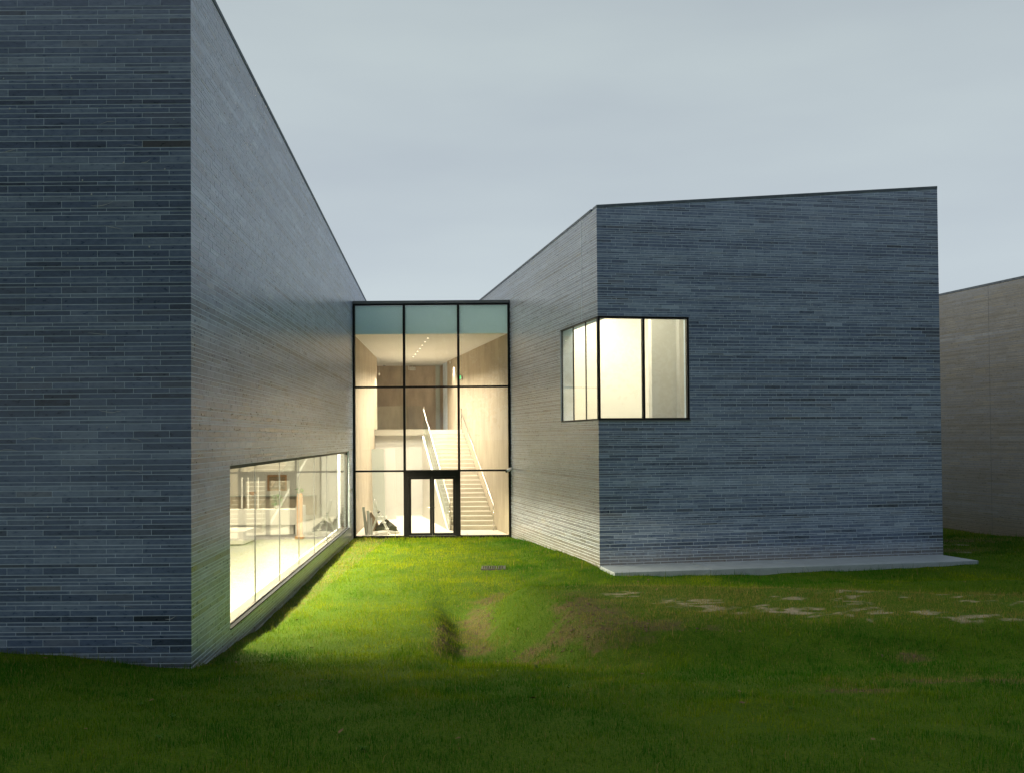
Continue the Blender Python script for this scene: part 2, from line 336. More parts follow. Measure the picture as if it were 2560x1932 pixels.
def height(x, y):
    base = np.interp(y, [-500, -3, 4, 8, 11, 13, 15, 18, 22, 26, 34, 36, 800], [2.0, 1.8, 1.32, 0.88, 0.56, 0.33, 0.12, 0.0, -0.02, 0.0, -0.07, -0.02, 0.0])
    h = base + 0.27 * ss(-3.8, -7.5, x) * ss(7, 11, y) * (1 - ss(15, 18, y))
    xc = -0.1 + (20.1 - y) * 0.268; xl = np.interp(y, [13, 14.9, 16.2, 17.8, 19.84, 22], [-1.15, -1.23, -1.27, -1.42, -1.71, -2.0])
    xl = xl + 0.22 * (fbm(y * 1.1, y * 0 + 3.3, 5, 3) - 0.5)
    yend = 19.9 - 0.22 * np.clip(x - 2, 0, 8)
    m = ss(xc - 1.25, xc + 0.15, x) * ss(12.6, 14.8, y) * (1 - ss(yend - 1.5, yend + 0.8, y))
    h = h * (1 - m) + 0.62 * m
    dep = ss(xl - 0.10, xl + 0.42, x) * (1 - ss(xc - 1.2, xc + 0.1, x)) * ss(12.6, 15.6, y) * (1 - ss(18.0, 22.5, y))
    h = h - 0.24 * dep
    h = h + 0.04 * np.exp(-((x - xl + 0.28) / 0.35) ** 2) * ss(13.5, 15.3, y) * (1 - ss(18.6, 20.4, y))
    h = h + 0.17 * np.exp(-((y - 21.3 - 0.05 * (x - 7)) / 1.0) ** 2) * ss(3, 9, x)
    h = h + 0.11 * np.exp(-((x - 2.0) ** 2 + (y - 23.6) ** 2) / 4.0)
    h = h + 0.10 * ss(-0.5, 0, x - rw(y) + 0.9) * ss(24, 26, y) * (1 - ss(31, 33.5, y))
    h = h + 0.05 * (fbm(x * 0.8, y * 0.8, 3) - 0.5) * 2 * ss(33.5, 31, y) + 0.018 * (fbm(x * 3.1, y * 3.1, 9, 3) - 0.5) * 2
    h = np.where((np.abs(x + 2.9) < 4.0) & (y > 33.0) & (y < 34.2), np.minimum(h, -0.03), h)
    h = np.where(inside(SLAB_FP, x, y, 0.05), np.minimum(h, 0.06), h)
    b = inside(LEFT_FP, x, y, -0.12) | inside(RIGHT_FP, x, y, -0.12) | inside(THIRD_FP, x, y, -0.12) | inside([(lw(FY) - .3, FY + .12), (0, FY + .12), (0, 52), (-13, 52)], x, y, 0)
    return np.where(b, -0.7, h)
SAND = [(3.24, 18.94, .75, .18), (2.11, 17.45, .4, .22), (3.03, 16.53, .55, .35), (3.51, 15.88, .5, .2), (6.08, 17.59, .9, .14), (4.75, 15.66, .55, .2), (5.84, 15.42, .6, .28), (5.2, 15.56, .5, .14), (6.11, 16.59, .45, .2), (7.14, 16.87, .5, .12), (8.33, 16.18, .6, .15), (7.6, 14.87, .8, .16), (4.79, 16.83, .4, .14), (4.29, 16.06, .35, .12), (7.76, 17.0, .4, .1), (6.67, 15.33, .4, .12), (9.1, 17.2, .6, .12), (13.2, 29.2, .6, .12), (13.0, 27.3, .4, .1)]
SOIL = [(-0.37, 20.3, .35, .6), (-0.73, 18.33, .35, .9), (-0.61, 16.39, .4, .3), (1.19, 15.9, .5, .6), (1.43, 14.7, .55, .5), (0.98, 15.1, .6, .35), (2.2, 14.55, .7, .16), (0.21, 15.34, .3, .25), (-1.2, 16.2, .14, .5), (-1.3, 17.4, .12, .5), (6.0, 11.6, 1.4, .14), (7.2, 11.0, .9, .12), (5.6, 13.3, .3, .1), (3.9, 10.9, .5, .1), (0.4, 14.5, .4, .2), (14.5, 30.5, 1.8, .3), (13.2, 27.9, .8, .2)]
def masks(x, y):
    nz = (fbm(x * 3.3, y * 3.3, 21, 4) - 0.5) * 1.6
    def m(L):
        r = np.zeros_like(x)
        for cx, cy_, rx, ry in L:
            d = np.sqrt(((x - cx) / (rx * 1.5)) ** 2 + ((y - cy_) / (ry * 2.8)) ** 2) + nz * 0.9
            r = np.maximum(r, 1 - ss(0.3, 1.5, d))
        return r
    sand, soil = m(SAND), m(SOIL)
    sand = sand * (0.55 + 0.6 * ss(0.36, 0.62, fbm(x * 4.5, y * 7.0, 31, 4)))
    # bare strips where lawn meets the walls
    dl = x - lw(y); strip = 0.7 * np.where((y > 13) & (y < 34), 1 - ss(0.03, 0.16, dl), 0) * ss(0.3, 0.6, fbm(x * 1.5, y * 1.5, 40))
    df = np.where(x < -4.4, 1 - ss(0.04, 0.2, 13.1 - y), 0) * .8; dfa = (1 - ss(0.06, 0.25, FY - y)) * 0.6
    d3 = np.where(y > 24, 1 - ss(0.1, 0.6, tw(y) - x), 0)
    return sand, np.clip(np.maximum.reduce([soil, strip, df * (x > -12), dfa, d3]), 0, 1)

# ------------------------------------------------------------------ ground sheet
def axis(lo, hi, step, far_lo, far_hi):
    a = list(np.arange(lo, hi + 1e-6, step)); s = step; v = lo
    while v > far_lo: s *= 1.28; v -= s; a.insert(0, v)
    s = step; v = a[-1]
    while v < far_hi: s *= 1.28; v += s; a.append(v)
    return np.array(a)
gx = axis(-9.0, 18.5, 0.12, -900, 900); gy = axis(5.5, 36.0, 0.12, -500, 1600)
GX, GY = np.meshgrid(gx, gy); GZ = height(GX, GY)
nx, ny = len(gx), len(gy); idx = np.arange(nx * ny).reshape(ny, nx)
quads = np.stack([idx[:-1, :-1], idx[:-1, 1:], idx[1:, 1:], idx[1:, :-1]], -1).reshape(-1, 4)
sandv, soilv = masks(GX.ravel(), GY.ravel())
me = mesh_np('lawn', np.stack([GX, GY, GZ], -1).reshape(-1, 3), quads.ravel(), np.full(len(quads), 4), 'lawn_ground', {'sand': ('POINT', sandv), 'soil': ('POINT', soilv)}, smooth=True)
lawn = bpy.data.objects.new('lawn', me); COL.objects.link(lawn); lawn['kind'] = 'structure'

# ------------------------------------------------------------------ grass blades
def grass():
    n_try = 1500000
    y = np.sqrt(rng.uniform(6.6 ** 2, 35.0 ** 2, n_try)); x = rng.uniform(-1, 1, n_try) * (0.56 * y + 0.6)
    dens = np.interp(y, [6.6, 10, 14, 20, 28, 35], [1.0, 1.0, 0.62, 0.40, 0.26, 0.2])
    keep = rng.random(n_try) < dens
    x, y = x[keep], y[keep]
    for fp, g in ((LEFT_FP, 0.02), (RIGHT_FP, 0.02), (THIRD_FP, 0.02), (SLAB_FP, 0.03)):
        k = ~inside(fp, x, y, g); x, y = x[k], y[k]
    k = ~((y > FY - 0.08) & (x < 0.2) & (x > -6)); x, y = x[k], y[k]
    sand, soil = masks(x, y)
    bare = np.clip(sand, 0, 1) * 0.55 + np.clip(soil, 0, 1) * 0.40
    k = rng.random(len(x)) > np.clip(bare, 0, 0.97); x, y, sand, soil = x[k], y[k], sand[k], soil[k]
    clump = fbm(x * 2.6, y * 2.6, 60, 3); k = rng.random(len(x)) < 0.25 + 1.2 * clump; x, y, sand, soil, clump = x[k], y[k], sand[k], soil[k], clump[k]
    n = len(x); z = height(x, y) - 0.006
    far = np.clip(y / 11.0, 0.8, 3.2)
    hgt = rng.gamma(6, 1 / 6, n) * 0.044 * (0.55 + 0.9 * clump) * (0.75 + 0.25 * far); wid = rng.uniform(0.0030, 0.0062, n) * far
    long = rng.random(n) < 0.025; hgt[long] *= rng.uniform(1.3, 2.3, n)[long]; wid[long] *= 1.5; edge = (inside(LEFT_FP, x, y, .14) | inside(RIGHT_FP, x, y, .12) | inside(SLAB_FP, x, y, .12)); hgt[edge] *= 1.15; hgt *= 0.7 + 0.7 * fbm(x * 0.7, y * 0.7, 140, 3)
    az = rng.uniform(0, 2 * np.pi, n); lean = rng.uniform(0.1, 0.9, n)
    ax, ay = np.cos(az), np.sin(az); px, py = -ay, ax
    berm = ss(0.5, 2.5, x) * ss(14, 15.5, y) * (1 - ss(18.5, 20.5, y))
    big = fbm(x * 0.45, y * 0.45, 77, 4); mid = fbm(x * 1.7, y * 1.7, 88, 3)
    court_glow = ss(0.6, -0.6, x) * ss(14.0, 16.5, y)  # warm window light on the lawn, put into the blade colour as yellow
    tone = np.clip(0.08 + 0.12 * ss(12, 15, y) + 0.34 * court_glow + 1.35 * (big - 0.5) + 0.9 * (mid - 0.5) + rng.normal(0, 0.17, n), 0, 1)
    dryp = 0.035 + 0.35 * berm + 0.22 * np.clip(fbm(x * 0.9, y * 2.2, 123, 4) - 0.56, 0, 1) * 2 + 0.42 * berm * (0.4 + mid) + 0.5 * soil + 0.6 * sand + 0.15 * np.clip(mid - 0.55, 0, 1)
    dry = np.where(rng.random(n) < dryp, rng.uniform(0.35, 1, n), rng.uniform(0, 0.12, n))
    P = np.stack([x, y, z], 1); U = np.stack([px, py, 0 * px], 1) * (wid / 2)[:, None]; D = np.stack([ax, ay, 0 * ax], 1)
    up = np.array([0, 0, 1.0])
    near = y < 15.5
    # near blades: a bent strip of a quad and a tip; far blades: one tip
    Pn, Un, Dn, hn, ln = P[near], U[near], D[near], hgt[near][:, None], lean[near][:, None]
    midp = Pn + up * hn * 0.55 + Dn * hn * 0.22 * ln; tip = Pn + up * hn * (1 - 0.25 * ln) + Dn * hn * 0.75 * ln
    Vn = np.stack([Pn - Un, Pn + Un, midp + Un * 0.8, midp - Un * 0.8, tip], 1).reshape(-1, 3)
    b = np.arange(len(Pn)) * 5
    Fn = np.stack([b, b + 1, b + 2, b + 3, b + 3, b + 2, b + 4], 1).ravel(); Cn = np.tile([4, 3], len(Pn))
    Pf, Uf, Df, hf, lf = P[~near], U[~near], D[~near], hgt[~near][:, None], lean[~near][:, None]
    tipf = Pf + up * hf * (1 - 0.2 * lf) + Df * hf * 0.6 * lf
    Vf = np.stack([Pf - Uf, Pf + Uf, tipf], 1).reshape(-1, 3); bf = len(Vn) + np.arange(len(Pf)) * 3
    Ff = np.stack([bf, bf + 1, bf + 2], 1).ravel(); Cf = np.full(len(Pf), 3)
    fa = lambda q: np.concatenate([np.repeat(q[near], 2), q[~near]])
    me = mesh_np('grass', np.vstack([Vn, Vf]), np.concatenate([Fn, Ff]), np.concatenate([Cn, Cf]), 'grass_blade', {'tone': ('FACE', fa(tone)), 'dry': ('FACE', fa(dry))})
    o = bpy.data.objects.new('grass', me); COL.objects.link(o); tag(o, 'short mown green grass covering the sloping lawn', 'grass', kind='stuff')
    print('blades', n, 'tris', len(Pn) * 3 + len(Pf))
grass()

# ------------------------------------------------------------------ brick walls
COURSE = [0.05, 0.07, 0.05, 0.10, 0.083, 0.05, 0.10, 0.05, 0.07, 0.05, 0.10, 0.05, 0.083, 0.05, 0.07, 0.10]
def courses(z0, z1, seed, k, snaps=()):
    r = random.Random(seed); zs = [z0]; prev = 0
    while zs[-1] < z1:
        c = r.choice([0.05, 0.05, 0.07, 0.083, 0.10]) if prev > 0.06 else r.choice([0.07, 0.083, 0.10, 0.10, 0.05])
        prev = c; zs.append(zs[-1] + c * k)
    for s in snaps:
        i = min(range(len(zs)), key=lambda j: abs(zs[j] - s)); zs[i] = s
    return zs
JOINT = 0.0105
def brick_wall(A, B, n, zs, ztop, LEN, seed, openings=(), visible=lambda s, z: True, end_quoin=False, warm_light=0.0, base=0.5):
    """list of bricks: dict(s0,s1,z0,za,zb) along A->B, cut round openings and under the sloping coping"""
    r = random.Random(seed); A, B = np.array(A), np.array(B); Lw = np.linalg.norm(B - A); res = []
    off_last = 0
    for z0, z1 in zip(zs[:-1], zs[1:]):
        zc = (z0 + z1) / 2
        first = r.choice([0.30, 0.30, 0.425, 0.55, 0.675]) * LEN / 0.5
        while abs(first - off_last) < 0.05: first = r.choice([0.30, 0.425, 0.55, 0.675, 0.8]) * LEN / 0.5
        off_last = first
        cuts = [-0.006, first]
        while cuts[-1] < Lw: cuts.append(cuts[-1] + LEN)
        cuts[-1] = Lw + 0.004
        if cuts[-1] - cuts[-2] < 0.12: cuts.pop(-2)
        ctone = r.gauss(0, 0.075)
        run = 0.0
        for s0, s1 in zip(cuts[:-1], cuts[1:]):
            if r.random() < 0.25: run = r.gauss(0, 0.08)
            pieces = [(s0, s1)]
            for (o0, o1, oz0, oz1) in openings:
                if oz0 < zc < oz1:
                    np_ = []
                    for a, b in pieces:
                        if a < o0: np_.append((a, min(b, o0)))
                        if b > o1: np_.append((max(a, o1), b))
                    pieces = [q for q in np_ if q[1] - q[0] > 0.03]
            for a, b in pieces:
                if not visible((a + b) / 2, zc): continue
                za, zb = min(z1, ztop(a)), min(z1, ztop(b))
                if max(za, zb) <= z0 + 0.012: continue
                za, zb = max(za, z0 + 0.010), max(zb, z0 + 0.010)
                corner = 0.10 if (a < 0.35 or (end_quoin and b > Lw - 0.35)) else 0.0
                tone = base + ctone + run + r.gauss(0, 0.075) - corner * r.random() * 1.6
                if r.random() < 0.03: tone -= 0.10
                hue = warm_light + (max(0.0, r.gauss(0.0, 0.10)) if r.random() < 0.4 else 0.0)
                res.append((a + 0.0038, b - 0.0038, z0 + JOINT / 2, za - JOINT / 2, zb - JOINT / 2, tone, hue, r.uniform(0.0012, 0.0026), r.uniform(-.00025, .00025)))
    return res
UNIT = None
def unit_brick():
    global UNIT
    if UNIT: return UNIT
    b = 0.5; i = 0.498
    v = [(-b, 0, -b), (b, 0, -b), (b, 0, b), (-b, 0, b), (-i, 1, -0.488), (i, 1, -0.488), (i, 1, 0.488), (-i, 1, 0.488)]
    f = [(4, 5, 6, 7), (0, 1, 5, 4), (1, 2, 6, 5), (2, 3, 7, 6), (3, 0, 4, 7)]
    me = bpy.data.meshes.new('brick'); me.from_pydata(v, [], [tuple(reversed(q)) for q in f]); me.update(); me.materials.append(MATS['slate_single'])
    UNIT = me; return me
def lay_bricks(root, walls, n_single=300):
    """walls: list of (A, B, n, bricks); the largest in view become single parts, the rest one mass"""
    rows = []
    for wi, (A, B, n, bl) in enumerate(walls):
        A = np.array(A); d = (np.array(B) - A); d /= np.linalg.norm(d)
        for q in bl: rows.append((wi, d, A, n, q))
    P = []
    for wi, d, A, n, q in rows:
        for s, z in ((q[0], q[2]), (q[1], q[2]), (q[1], q[4]), (q[0], q[3])):
            P.append((A[0] + d[0] * s, A[1] + d[1] * s, z))
    uv = project(np.array(P)).reshape(-1, 4, 2)
    x, y = uv[..., 0], uv[..., 1]
    ar = 0.5 * np.abs(sum(x[:, i] * y[:, (i + 1) % 4] - x[:, (i + 1) % 4] * y[:, i] for i in range(4)))
    inn = ((x > 2) & (x < W_PX - 2) & (y > 2) & (y < H_PX - 2)).all(1)
    flat = np.array([abs(q[3] - q[4]) < 1e-6 for *_, q in rows])
    ar = np.where(inn & flat, ar, 0); order = np.argsort(-ar); single = set(int(i) for i in order[:n_single] if ar[i] > 0)
    base = wloc(root); V = []; Fc = []; T = []; Hh = []
    for i, (wi, d, A, n, q) in enumerate(rows):
        s0, s1, z0, za, zb, tone, hue, pr, tl = q
        if i in single:
            o = bpy.data.objects.new('brick', unit_brick()); COL.objects.link(o); o.parent = root
            c = A + d * (s0 + s1) / 2
            M = Matrix(((d[0] * (s1 - s0), n[0] * pr, 0, c[0] - base[0]), (d[1] * (s1 - s0), n[1] * pr, 0, c[1] - base[1]), (0, 0, za - z0, (za + z0) / 2 - base[2]), (0, 0, 0, 1)))
            o.matrix_basis = M; o.color = (tone, hue, 0, 1)
            continue
        b = len(V)
        e_ = 0.0009
        for off, sa, sb, zz0, zza, zzb, ks in ((0, s0, s1, z0, za, zb, 0), (pr, s0 + e_, s1 - e_, z0 + e_, za - e_, zb - e_, tl)):
            for s, z, g in ((sa, zz0, -1), (sb, zz0, 1), (sb, zzb, 1), (sa, zza, -1)):
                oo = off + g * ks
                V.append((A[0] + d[0] * s + n[0] * oo - base[0], A[1] + d[1] * s + n[1] * oo - base[1], z - base[2]))
        Fc += [b + 4, b + 5, b + 6, b + 7, b, b + 1, b + 5, b + 4, b + 1, b + 2, b + 6, b + 5, b + 2, b + 3, b + 7, b + 6, b + 3, b, b + 4, b + 7]
        T += [tone] * 5; Hh += [hue] * 5
    me = mesh_np('brick_facing', np.array(V), np.array(Fc), np.full(len(T), 4), 'slate_mass', {'tone': ('FACE', np.array(T)), 'hue': ('FACE', np.array(Hh))})
    o = bpy.data.objects.new('brick_facing', me); COL.objects.link(o); o.parent = root; o['kind'] = 'stuff'
    print('bricks', len(rows), 'single', len(single))
def offset_poly(P, t):
    P = [np.array(p, float) for p in P]; n = len(P); c = sum(P) / n; res = []
    def nrm(a, b):
        d = b - a; q = np.array([d[1], -d[0]]); q /= np.linalg.norm(q); return -q if q @ (c - a) < 0 else q
    for i in range(n):
        a, b, e2 = P[i - 1], P[i], P[(i + 1) % n]; n1, n2 = nrm(a, b), nrm(b, e2)
        A = np.array([n1, n2]); res.append(np.linalg.solve(A, np.array([n1 @ b + t, n2 @ b + t])))
    return res
def core_wall(mb, A, B, Ai, Bi, z0, ztop, openings=()):
    """solid wall between outer line A-B and inner line Ai-Bi, holes cut out"""
    A, B, Ai, Bi = map(np.array, (A, B, Ai, Bi)); Lw = np.linalg.norm(B - A); d = (B - A) / Lw
    nin = (Ai - A) - d * (d @ (Ai - A))
    def pt(s):
        o = A + d * s
        i = Ai if s <= 1e-6 else (Bi if s >= Lw - 1e-6 else o + nin)
        return o, i
    cuts = sorted({0.0, Lw} | {min(max(v, 0), Lw) for o in openings for v in o[:2]})
    for a, b in zip(cuts[:-1], cuts[1:]):
        if b - a < 1e-5: continue
        (oa, ia), (ob, ib) = pt(a), pt(b)
        segs = [(z0, None)]
        for (o0, o1, oz0, oz1) in openings:
            if o0 - 1e-6 <= a and b <= o1 + 1e-6: segs = [(z0, oz0), (oz1, None)]
        for lo, hi in segs:
            za, zb = (ztop(a), ztop(b)) if hi is None else (hi, hi)
            mb.hexa([(*oa, lo), (*ob, lo), (*ib, lo), (*ia, lo)], [(*oa, za), (*ob, zb), (*ib, zb), (*ia, za)])
def coping(root, A, B, n, ztop, step=1.0, hgt=0.075, depth=0.42):
    A, B = np.array(A), np.array(B); Lw = np.linalg.norm(B - A); d = (B - A) / Lw; s = 0.0; k = 0
    n = np.array(n)
    while s < Lw - 0.05:
        e = min(s + step, Lw); 
        if Lw - e < 0.3: e = Lw
        mb = MB(); g = 0.003
        a, b = s + (0 if s == 0 else g), e - (0 if e == Lw else g)
        q = [A + d * a + n * 0.012, A + d * b + n * 0.012, A + d * b - n * depth, A + d * a - n * depth]
        za, zb = ztop(a), ztop(b)
        mb.hexa([(*q[0], za + .002), (*q[1], zb + .002), (*q[2], zb + .002), (*q[3], za + .002)], [(*q[0], za + hgt), (*q[1], zb + hgt), (*q[2], zb + hgt + .01), (*q[3], za + hgt + .01)])
        mb.build('coping_stone', 'coping_slate', root); s = e
def wall_marks(root, A, d, n, s_rng, z_rng, n_caps, n_smears, seed, avoid=()):
    r = random.Random(seed); A = np.array(A)
    def place():
        while True:
            s, z = r.uniform(*s_rng), r.uniform(*z_rng)
            if not any(a - .3 < s < b + .3 and c - .2 < z < e + .2 for a, b, c, e in avoid): return s, z
    for k in range(n_caps):
        s, z = place(); rad = r.uniform(0.006, 0.014); c = A + d * s + n * 0.004; mb = MB(); vs = []
        for ring, (rr, h) in enumerate(((1, 0.002), (0.75, 0.006), (0.001, 0.008))):
            for j in range(7):
                t = 2 * math.pi * j / 7; q = c + d * (math.cos(t) * rad * rr) + n * h; vs.append((q[0], q[1], z + math.sin(t) * rad * rr * 1.1))
        mb.add(vs, [(i * 7 + j, i * 7 + (j + 1) % 7, (i + 1) * 7 + (j + 1) % 7, (i + 1) * 7 + j) for i in range(2) for j in range(7)])
        mb.build('anchor_cap', 'efflorescence', root)
    for k in range(n_smears):
        s, z = place(); ln = r.uniform(0.12, 0.38); amp = r.uniform(-0.03, 0.04); sl = r.uniform(-0.06, 0.06); w = r.uniform(0.0015, 0.0035); mb = MB(); vs = []; m = 8
        for j in range(m + 1):
            t = j / m; zz = z + amp * math.sin(t * math.pi) + sl * t + r.uniform(-.004, .004); q = A + d * (s + ln * t) + n * 0.0085
            ww = w * (0.4 + math.sin(t * math.pi)); vs += [(q[0], q[1], zz - ww), (q[0], q[1], zz + ww)]
        mb.add(vs, [(2 * j, 2 * j + 2, 2 * j + 3, 2 * j + 1) for j in range(m)])
        mb.build('mortar_smear', 'efflorescence', root)

# ------------------------------------------------------------------ left building
WARM = (1.0, 0.83, 0.54)
LB = thing('brick_building', 'tall slate brick building at left with a long ribbon window near the lawn', 'building', (A_L[0], A_L[1], 0))
zt_L = lambda y: 10.20 - 0.0415 * (y - 14.4)
dL = np.array([KL, 1.0]); dL /= np.linalg.norm(dL); nL = np.array([dL[1], -dL[0]])
sL = lambda y: (y - 13.1) / dL[1]
LEN_L = sL(44.2)
WIN_L = (sL(15.36), sL(32.65), 0.42, 3.08)
inL = offset_poly(LEFT_FP, 0.40)
mb = MB()
core_wall(mb, LEFT_FP[0], LEFT_FP[1], inL[0], inL[1], -0.7, lambda s: zt_L(13.1 + s * dL[1]), [WIN_L])
core_wall(mb, LEFT_FP[1], LEFT_FP[2], inL[1], inL[2], -0.7, lambda s: zt_L(44.2))
core_wall(mb, LEFT_FP[2], LEFT_FP[3], inL[2], inL[3], -0.7, lambda s: zt_L(44.2 - s))
core_wall(mb, LEFT_FP[3], LEFT_FP[0], inL[3], inL[0], -0.7, lambda s: zt_L(13.1))
mb.build('wall', 'mortar', LB)
mb = MB(); q = inL; mb.hexa([(*q[i], 9.0 - .3) for i in (3, 0, 1, 2)], [(*q[i], 9.0) for i in (3, 0, 1, 2)]); mb.build('roof', 'roof_membrane', LB)
zsL = courses(-0.35, 10.5, 5, 1.0, (0.42, 3.08))
front_L = brick_wall(A_L, (-9.2, 13.1), (0, -1), zsL, lambda s: zt_L(13.1), 0.5, 11)
side_L = brick_wall(A_L, LEFT_FP[1], nL, zsL, lambda s: zt_L(13.1 + s * dL[1]), 0.5, 12, [WIN_L], visible=lambda s, z: s < sL(34.02) or z > 8.2)
lay_bricks(LB, [(A_L, (-9.2, 13.1), np.array([0, -1.0]), front_L), (A_L, LEFT_FP[1], nL, side_L)])
coping(LB, A_L, LEFT_FP[1], nL, lambda s: zt_L(13.1 + s * dL[1]))
wall_marks(LB, A_L, np.array([-1.0, 0]), np.array([0, -1.0]), (0.2, 2.7), (0.6, 9.4), 26, 16, 3)
wall_marks(LB, A_L, dL, nL, (0.5, 9), (0.9, 8.5), 16, 14, 4, avoid=[WIN_L])
# ribbon window: glass set back 8 cm, dark head, steel sill, butt-jointed panes
def onL(s, nn): p = A_L + dL * s + nL * nn; return (p[0], p[1])
def stripL(mb, s0, s1, n0, n1, z0, z1):
    q = [onL(s0, n1), onL(s1, n1), onL(s1, n0), onL(s0, n0)]; return mb.hexa([(*p, z0) for p in q], [(*p, z1) for p in q])
s0, s1, z0, z1 = WIN_L
mb = MB(); stripL(mb, s0 + .002, s1 - .002, -0.30, -0.055, z1 - 0.065, z1 - .003); stripL(mb, s0 + .002, s0 + .05, -0.30, -0.10, z0 + .05, z1 - .066); stripL(mb, s1 - .05, s1 - .002, -0.30, -0.055, z0 + .05, z1 - .066)
stripL(mb, s0 + .002, s1 - .002, -0.30, -0.07, z0 + .004, z0 + .049)
wnd = mb.build('window', 'dark_reveal', LB)
mb = MB(); stripL(mb, s0 - 0.01, s1 + .01, -0.068, 0.018, z0 + 0.002, z0 + 0.026); mb.build('sill', 'sill_dark', wnd, bevel=0.004)
edges = [15.36 + 0.35, *[1136 - 0 for _ in ()]]
pane_y = np.linspace(15.25, 32.65, 8)
for a, b in zip(pane_y[:-1], pane_y[1:]):
    a = max(a, 15.40); mb = MB(); stripL(mb, sL(a) + .006, sL(b) - .006, -0.105, -0.085, z0 + .05, z1 - .066); mb.build('pane', 'window_glass', wnd)
for b in pane_y[1:-1]:
    mb = MB(); stripL(mb, sL(b) - .0055, sL(b) + .0055, -0.107, -0.083, z0 + .05, z1 - .066); mb.build('silicone_joint', 'grey_metal', wnd)
# gallery room behind it
ROOM = [(lw(14.0) - 0.42, 14.0), (lw(41.5) - 0.42, 41.5), (-14.5, 41.5), (-14.5, 14.0)]
mb = MB(); mb.prism(ROOM, -0.25, 0.0); mb.build('gallery_floor', 'gallery_floor', LB)
mb = MB(); mb.prism(ROOM, 3.40, 3.60); mb.build('gallery_ceiling', 'white_plaster', LB)
mb = MB(); mb.box(-14.5, lw(41.5) - .43, 41.5, 41.7, 0, 3.4); mb.box(-14.7, -14.5, 14.0, 41.5, 0, 3.4); mb.box(-14.5, lw(14) - .43, 13.8, 14.0, 0, 3.4); mb.build('gallery_wall', 'white_plaster', LB)
for k, y in enumerate((17.5, 21.0, 24.5, 28.0, 31.5, 36.5)):
    for xx in ((-6.7, -11.0) if k < 5 else (-9.0,)):
        mb = MB(); mb.box(xx - .08, xx + .08, y - 1.4, y + 1.4, (3.36 if xx > -8.5 else 3.34), 3.399); lum = mb.build('strip_light', 'white_lacquer', LB)
        area_lamp('strip_lamp', (xx, y, (3.30 if xx > -8.5 else 3.325)), (0.16 if xx > -8.5 else 0.15), 2.8, (760 if xx > -8.5 else 330), WARM, LB, rot=((0, -math.radians(30), 0) if xx > -8.5 else (0, 0, 0)), spread=(150 if xx > -8.5 else 180))

# ------------------------------------------------------------------ right building
RB = thing('corner_window_building', 'slate brick building at right with a lit corner window upstairs', 'building', (A_R[0], A_R[1], 0))
dR = np.array([KR, 1.0]); dR /= np.linalg.norm(dR); nR = np.array([-dR[1], dR[0]])
dF = (B_R - A_R); LEN_F = np.linalg.norm(dF); dF /= LEN_F; nF = np.array([dF[1], -dF[0]])
LEN_R = (48.0 - 24.6) / dR[1]
zt_R = lambda s: 9.48 - 0.0235 * s                    # left wall: falls to the back
zt_F = lambda s: 9.48 + 0.87 * s / LEN_F              # front: rises to the right
WIN_R = (0.0, 3.38, 3.93, 6.65); WIN_F = (0.0, 2.50, 3.93, 6.65)
inR = offset_poly(RIGHT_FP, 0.40)
mb = MB()
core_wall(mb, RIGHT_FP[0], RIGHT_FP[1], inR[0], inR[1], -0.7, zt_F, [WIN_F])
zb_R = lambda s: zt_F(LEN_F) - 0.0235 * s
core_wall(mb, RIGHT_FP[1], RIGHT_FP[2], inR[1], inR[2], -0.7, zb_R)
core_wall(mb, RIGHT_FP[2], RIGHT_FP[3], inR[2], inR[3], -0.7, lambda s: zt_R(LEN_R))
core_wall(mb, RIGHT_FP[0], RIGHT_FP[3], inR[0], inR[3], -0.7, zt_R, [WIN_R])
mb.build('wall', 'mortar', RB)
mb = MB(); mb.hexa([(*inR[i], 8.5) for i in range(4)], [(*inR[i], 8.7) for i in range(4)]); mb.build('roof', 'roof_membrane', RB)
zsR = courses(-0.35, 10.6, 9, 0.915, (0.155, 3.93, 6.65))
front_R = brick_wall(A_R, B_R, nF, zsR, zt_F, 0.457, 21, [WIN_F], visible=lambda s, z: z > 0.1, end_quoin=True)
side_R = brick_wall(A_R, RIGHT_FP[3], nR, zsR, zt_R, 0.457, 22, [WIN_R], warm_light=0.42, visible=lambda s, z: s * dR[1] + 24.6 < 34.02 or (z > 8.2 and s < 20))  # warm light on this side wall is mixed into its brick colour
back_R = brick_wall(B_R, RIGHT_FP[2], -nR, zsR, zb_R, 0.457, 23, visible=lambda s, z: s < 6 and z > 0)
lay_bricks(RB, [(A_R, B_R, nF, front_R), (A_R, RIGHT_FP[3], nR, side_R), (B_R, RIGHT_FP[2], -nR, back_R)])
coping(RB, A_R + dF * 0.0, B_R, nF, zt_F); coping(RB, A_R + dR * 0.44, RIGHT_FP[3], nR, lambda s: zt_R(s + .44))
wall_marks(RB, A_R, dF, nF, (0.3, 9.5), (0.5, 9.3), 46, 34, 5, avoid=[WIN_F])
wall_marks(RB, A_R, dR, nR, (0.3, 8.5), (0.4, 8.5), 16, 8, 6, avoid=[WIN_R])
def onR(s, nn): p = A_R + dR * s + nR * nn; return (p[0], p[1])
def onF(s, nn): p = A_R + dF * s + nF * nn; return (p[0], p[1])
def strip(fn, mb, s0, s1, n0, n1, z0, z1):
    q = [fn(s0, n1), fn(s1, n1), fn(s1, n0), fn(s0, n0)]; return mb.hexa([(*p, z0) for p in q], [(*p, z1) for p in q])
# expansion joint on the side wall
mb = MB(); strip(onR, mb, 1.30, 1.318, 0.001, 0.0085, 6.66, 9.40); mb.build('expansion_joint', 'mortar', RB)
